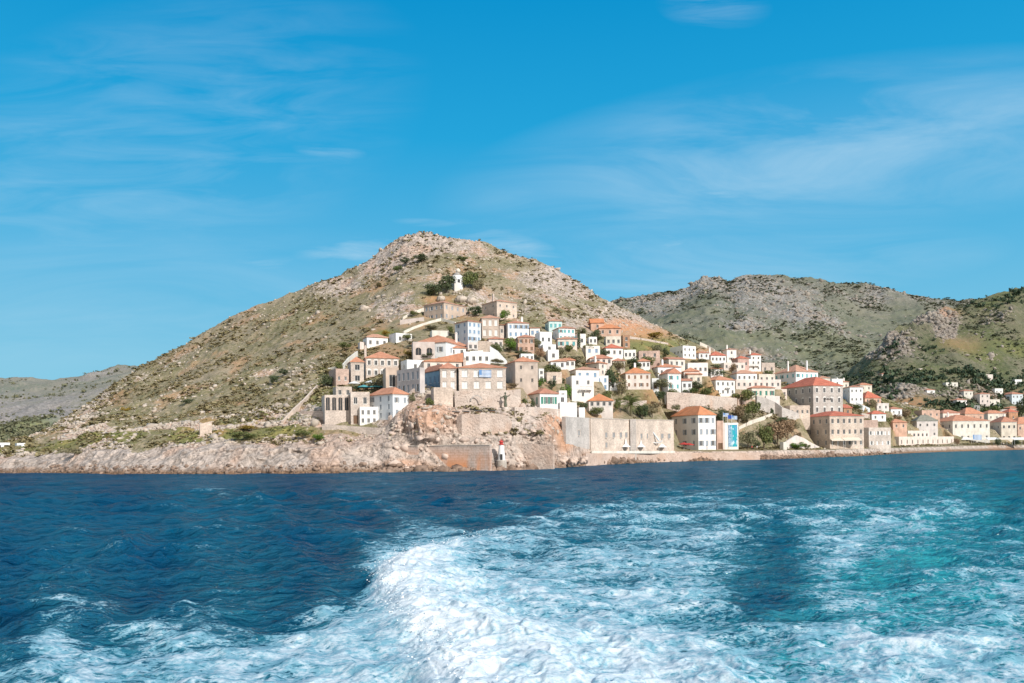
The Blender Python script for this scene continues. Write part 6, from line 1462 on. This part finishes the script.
hi = np.clip(.5+(H_-vn(XX*.2, YY*.2, 1)*.0)*1.2, 0, 1)
ca.data.foreach_set('color', np.stack([np.clip(foam/1.3, 0, 1), np.clip(turq, 0, 1), hi, np.ones_like(foam)], -1).astype(np.float32).ravel())
m, nt, p = mat('seawater'); n = N(nt)
A_ = n.new('Attribute'); A_.attribute_name = 'wake'; sp = n.new('SeparateColor'); n.link(A_.outputs['Color'], sp.inputs[0])
v = n.coord('Object'); vs = n.coord('Object', (.62, 1.0, 1), rot=(0, 0, R(8)))
# water colour
bigv = n.noise(v, .05, 3); base = n.mix(n.ramp(bigv, [(.3, 0), (.7, 1)]), (.001, .040, .095), (.002, .066, .145))
mott = n.ramp(n.noise(vs, .5, 5, .6), [(.3, .55), (.7, 1.25)])
tq = n.mix(n.ramp(n.noise(vs, .35, 4, .6), [(.35, 0), (.65, 1)]), (.008, .23, .29), (.03, .38, .42))
base = n.mix(n.math('MULTIPLY', sp.outputs[1], mott, True), base, tq)
aer = n.math('MULTIPLY', n.math('MULTIPLY', sp.outputs[0], 1.3), n.ramp(n.noise(vs, .8, 5, .6), [(.35, 0), (.7, 1)]))
base = n.mix(n.math('MULTIPLY', aer, .8, True), base, (.07, .28, .37))
n.link(base, p.inputs['Base Color']); p.inputs['Roughness'].default_value = .6; p.inputs['Specular IOR Level'].default_value = 0
glo = n.new('BsdfGlossy'); glo.inputs['Roughness'].default_value = .07; fr = n.new('Fresnel'); fr.inputs['IOR'].default_value = 1.33
rip = n.math('ADD', n.noise(n.coord('Object', (.8, 1.5, 1)), 3.2, 4, .6), n.math('MULTIPLY', n.noise(n.coord('Object', (.7, 1.6, 1)), .9, 4, .6), 2.6))
bmp = n.bump(rip, 1.0, .30, p); n.link(bmp.outputs[0], glo.inputs['Normal']); n.link(bmp.outputs[0], fr.inputs['Normal'])
wat = n.new('MixShader'); n.link(n.math('MINIMUM', n.math('MULTIPLY', fr.outputs[0], .9), .42), wat.inputs[0]); n.link(p.outputs[0], wat.inputs[1]); n.link(glo.outputs[0], wat.inputs[2])
# foam: webs and ropes
den = n.math('MULTIPLY', sp.outputs[0], 1.3)
def web(scale, dist, det, vec):
    a = n.noise(vec, scale, det, .6, dist); return n.math('SUBTRACT', 1.0, n.math('MULTIPLY', n.math('ABSOLUTE', n.math('SUBTRACT', a, .5)), 5.0), True)
w1 = web(.75, .9, 6, vs); w2 = web(2.1, .7, 5, n.coord('Object', (.6, 1.0, 1), rot=(0, 0, R(-5)), loc=(7, 3, 0))); bl = n.noise(n.coord('Object', (.6, 1.0, 1), rot=(0, 0, R(6))), .5, 8, .72)
w3 = web(5.2, .5, 4, n.coord('Object', (.6, 1.0, 1), loc=(3, 9, 0)))
pat = n.math('ADD', n.math('ADD', n.math('MULTIPLY', w1, .30), n.math('MULTIPLY', w3, .30)), n.math('ADD', n.math('MULTIPLY', w2, .26), n.math('MULTIPLY', bl, .70)))
crestlift = n.math('MULTIPLY', n.math('SUBTRACT', sp.outputs[2], .5), .35)
f = n.math('ADD', n.math('ADD', pat, crestlift), n.math('SUBTRACT', n.math('MULTIPLY', den, 1.04), 1.33))
fac = n.ramp(f, [(.03, 0), (.09, .25), (.17, .8), (.27, 1)])
gate = n.ramp(den, [(.02, 0), (.12, 1)])
caps = n.ramp(n.math('ADD', n.noise(n.coord('Object', (1, .5, 1)), .16, 8, .75), n.math('MULTIPLY', sp.outputs[2], .12)), [(.815, 0), (.84, .8)])
fac = n.math('MAXIMUM', n.math('MULTIPLY', fac, gate), caps)
fo = n.new('BsdfPrincipled'); fo.inputs['Roughness'].default_value = .75; fo.inputs['Specular IOR Level'].default_value = .2
fc = n.mix(n.ramp(n.math('ADD', f, n.math('MULTIPLY', n.math('SUBTRACT', n.math('ADD', n.math('MULTIPLY', n.noise(v, 1.1, 7, .72), .6), n.math('MULTIPLY', n.noise(v, 6.0, 4, .7), .4)), .5), 3.0)), [(.18, 0), (.55, .6), (.95, 1)]), (.19, .40, .49), (.74, .78, .80))
n.link(fc, fo.inputs['Base Color'])
fb = n.new('Bump'); fb.inputs['Strength'].default_value = .6; fb.inputs['Distance'].default_value = .06
n.link(n.math('ADD', n.noise(v, 5.0, 6, .75), n.math('MULTIPLY', f, 1.2)), fb.inputs['Height']); n.link(fb.outputs[0], fo.inputs['Normal'])
ms = n.new('MixShader'); n.link(fac, ms.inputs[0]); n.link(wat.outputs[0], ms.inputs[1]); n.link(fo.outputs[0], ms.inputs[2])
outn = [x for x in nt.nodes if x.type == 'OUTPUT_MATERIAL'][0]; n.link(ms.outputs[0], outn.inputs[0])
me.materials.append(m); sea = ob('sea', me); tag(sea, kind='structure')
# outer sea around the detailed sheet (behind the boat, beyond the hills)
b = B(); b.q((-6000, -3000, -.9), (6000, -3000, -.9), (6000, 16, -.9), (-6000, 16, -.9)); b.q((-6000, 16, -.9), (6000, 16, -.9), (6000, 9000, -.9), (-6000, 9000, -.9))
fl = b.build('open_sea', None); m2, nt2, p2 = mat('opensea'); n2 = N(nt2); p2.inputs['Base Color'].default_value = (.005, .07, .13, 1); p2.inputs['Roughness'].default_value = .15; n2.bump(n2.noise(n2.coord('Object'), .8, 5), .8, .3, p2); fl.data.materials.append(m2); tag(fl, kind='structure')
# spray thrown off the crest
r = np.random.default_rng(9); P = []; S_ = []
for (x0, y0, h0), (x1, y1, h1) in zip(cp[:9], cp[1:10]):
    nn_ = int(520*max(h0, h1)); t = r.uniform(0, 1, nn_)
    P.append(np.stack([x0+(x1-x0)*t+r.normal(size=nn_)*.45-.2, y0+(y1-y0)*t+r.normal(size=nn_)*.6, (h0+(h1-h0)*t)*r.uniform(.7, 1.25, nn_)+np.abs(r.normal(size=nn_))*.16], -1)); S_.append(r.gamma(1.6, .006, nn_)+.005)
P = np.concatenate(P); S_ = np.concatenate(S_)
flat('droplet', (.86, .89, .90), .4, .4, .05); scatter_rocks('wave_spray', P, S_, 'droplet', label='white droplets of spray over the breaking wake crest', cat='spray')
# ================================================================ SKY, SUN, CAMERA
w = bpy.data.worlds.new('World'); sc.world = w; w.use_nodes = True; nt = w.node_tree; nt.nodes.clear(); n = N(nt)
SUNV = Vector((.58, -.70, .60)).normalized(); el = math.asin(SUNV.z); az = math.atan2(SUNV.x, SUNV.y)
sky = n.new('TexSky'); sky.sky_type = 'NISHITA'; sky.sun_disc = False; sky.sun_elevation = el; sky.sun_rotation = az; sky.air_density = 1.0; sky.dust_density = .6; sky.ozone_density = 2.0
g = n.new('TexCoord'); sx = n.new('SeparateXYZ'); n.link(g.outputs['Generated'], sx.inputs[0])
elev = sx.outputs[2]
grad = n.ramp(elev, [(-.05, (.40, .68, .80)), (0.0, (.31, .64, .79)), (.10, (.21, .57, .78)), (.22, (.10, .475, .765)), (.36, (.015, .375, .715)), (.50, (.0, .29, .63)), (1.0, (.0, .19, .45))])
hsv = n.new('HueSaturation'); hsv.inputs['Saturation'].default_value = 1.0; n.link(sky.outputs[0], hsv.inputs['Color'])
skyc = n.mix(.97, n.mix(1, hsv.outputs[0], (.11, .11, .11), 'MULTIPLY'), grad)
# cirrus: a layer high above, in plane coordinates x/y, z/y of the view direction (world space)
yy = n.math('MAXIMUM', sx.outputs[1], .15); cx_ = n.math('DIVIDE', sx.outputs[0], yy); cz_ = n.math('DIVIDE', sx.outputs[2], yy)
def cir(rot, scl, nscale, det, th, dist=.6):
    cb = n.new('CombineXYZ'); n.link(cx_, cb.inputs[0]); n.link(cz_, cb.inputs[1]); mp = n.new('Mapping'); mp.inputs['Rotation'].default_value = (0, 0, R(rot)); mp.inputs['Scale'].default_value = scl
    n.link(cb.outputs[0], mp.inputs[0]); return n.ramp(n.noise(mp.outputs[0], nscale, det, .6, dist), [(th[0], 0), (th[1], 1)])
def blob(px, py, rx, ry, rot=0, soft=1.0):
    u, v_ = uv(px, py); cb = n.new('CombineXYZ'); n.link(cx_, cb.inputs[0]); n.link(cz_, cb.inputs[1]); mp = n.new('Mapping', vector_type='TEXTURE')
    mp.inputs['Location'].default_value = (u/F, v_/F, 0); mp.inputs['Rotation'].default_value = (0, 0, R(rot)); mp.inputs['Scale'].default_value = (rx/F, ry/F, 1)
    n.link(cb.outputs[0], mp.inputs[0]); ln = n.new('VectorMath', operation='LENGTH'); n.link(mp.outputs[0], ln.inputs[0])
    return n.math('SMOOTH_MIN', n.math('MAXIMUM', n.math('MULTIPLY', n.math('SUBTRACT', 1.0, ln.outputs['Value']), soft), 0.0), 1.0)
c1 = cir(10, (1, 5, 1), 2.6, 12, (.36, .70), .9); c2 = cir(8, (1, 7, 1), 7, 12, (.42, .72), .5); c3 = cir(-35, (1, 6, 1), 4.5, 12, (.38, .72), .8)
mask = n.math('MULTIPLY', blob(840, 150, 420, 95, 7, 1.3), n.math('ADD', n.math('MULTIPLY', c1, .8), .12))
for (bx, by, brx, bry, rot, k, src) in [(690, 185, 130, 40, 3, .55, c2), (130, 160, 320, 160, 20, .33, c3), (360, 250, 75, 16, 4, .75, c2), (505, 243, 70, 18, -18, .7, c2), (650, 245, 60, 13, 10, .6, c2), (714, 6, 60, 26, -4, .3, c2), (330, 150, 40, 16, -10, .4, c2), (720, 265, 300, 44, 3, .6, c1), (560, 200, 120, 50, 5, .35, c1), (250, 265, 60, 12, 3, .4, c2), (110, 300, 400, 90, 0, .3, c1), (880, 245, 120, 16, 2, .35, c1), (430, 223, 40, 5, -4, .6, c2)]:
    mask = n.math('MAXIMUM', mask, n.math('MULTIPLY', n.math('MULTIPLY', blob(bx, by, brx, bry, rot, 1.8), src), k))
skyc = n.mix(n.math('MULTIPLY', mask, .60, True), skyc, (.62, .80, .92))
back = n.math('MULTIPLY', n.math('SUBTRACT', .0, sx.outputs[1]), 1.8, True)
skyc = n.mix(n.math('MULTIPLY', back, n.math('MULTIPLY', n.math('ADD', elev, .35), 3.0, True)), skyc, (.80, .76, .72))   # whiter, brighter sky added behind the camera to fill shaded walls
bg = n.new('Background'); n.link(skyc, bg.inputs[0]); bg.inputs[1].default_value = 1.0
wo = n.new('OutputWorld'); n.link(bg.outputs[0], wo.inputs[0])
sl = bpy.data.lights.new('sun', 'SUN'); sl.energy = 4.4; sl.angle = R(.5); sl.color = (1, .955, .90); so_ = bpy.data.objects.new('sun', sl); COL.objects.link(so_)
so_.rotation_euler = SUNV.to_track_quat('Z', 'Y').to_euler()
cam = bpy.data.cameras.new('camera'); co = bpy.data.objects.new('camera', cam); COL.objects.link(co); sc.camera = co
cam.sensor_width = 36; cam.lens = F/1024*36; cam.shift_y = (CY-341.5)/1024; cam.clip_start = .5; cam.clip_end = 20000
co.matrix_world = Matrix.Translation((0, 0, HC)) @ Matrix.Rotation(math.pi/2, 4, 'X') @ Matrix.Rotation(-ROLL, 4, 'Z')
sc.view_settings.view_transform = 'Standard'; sc.view_settings.look = 'None'; sc.view_settings.exposure = 0; sc.view_settings.gamma = 1
sc.cycles.max_bounces = 5; sc.cycles.diffuse_bounces = 2; sc.cycles.use_denoising = True
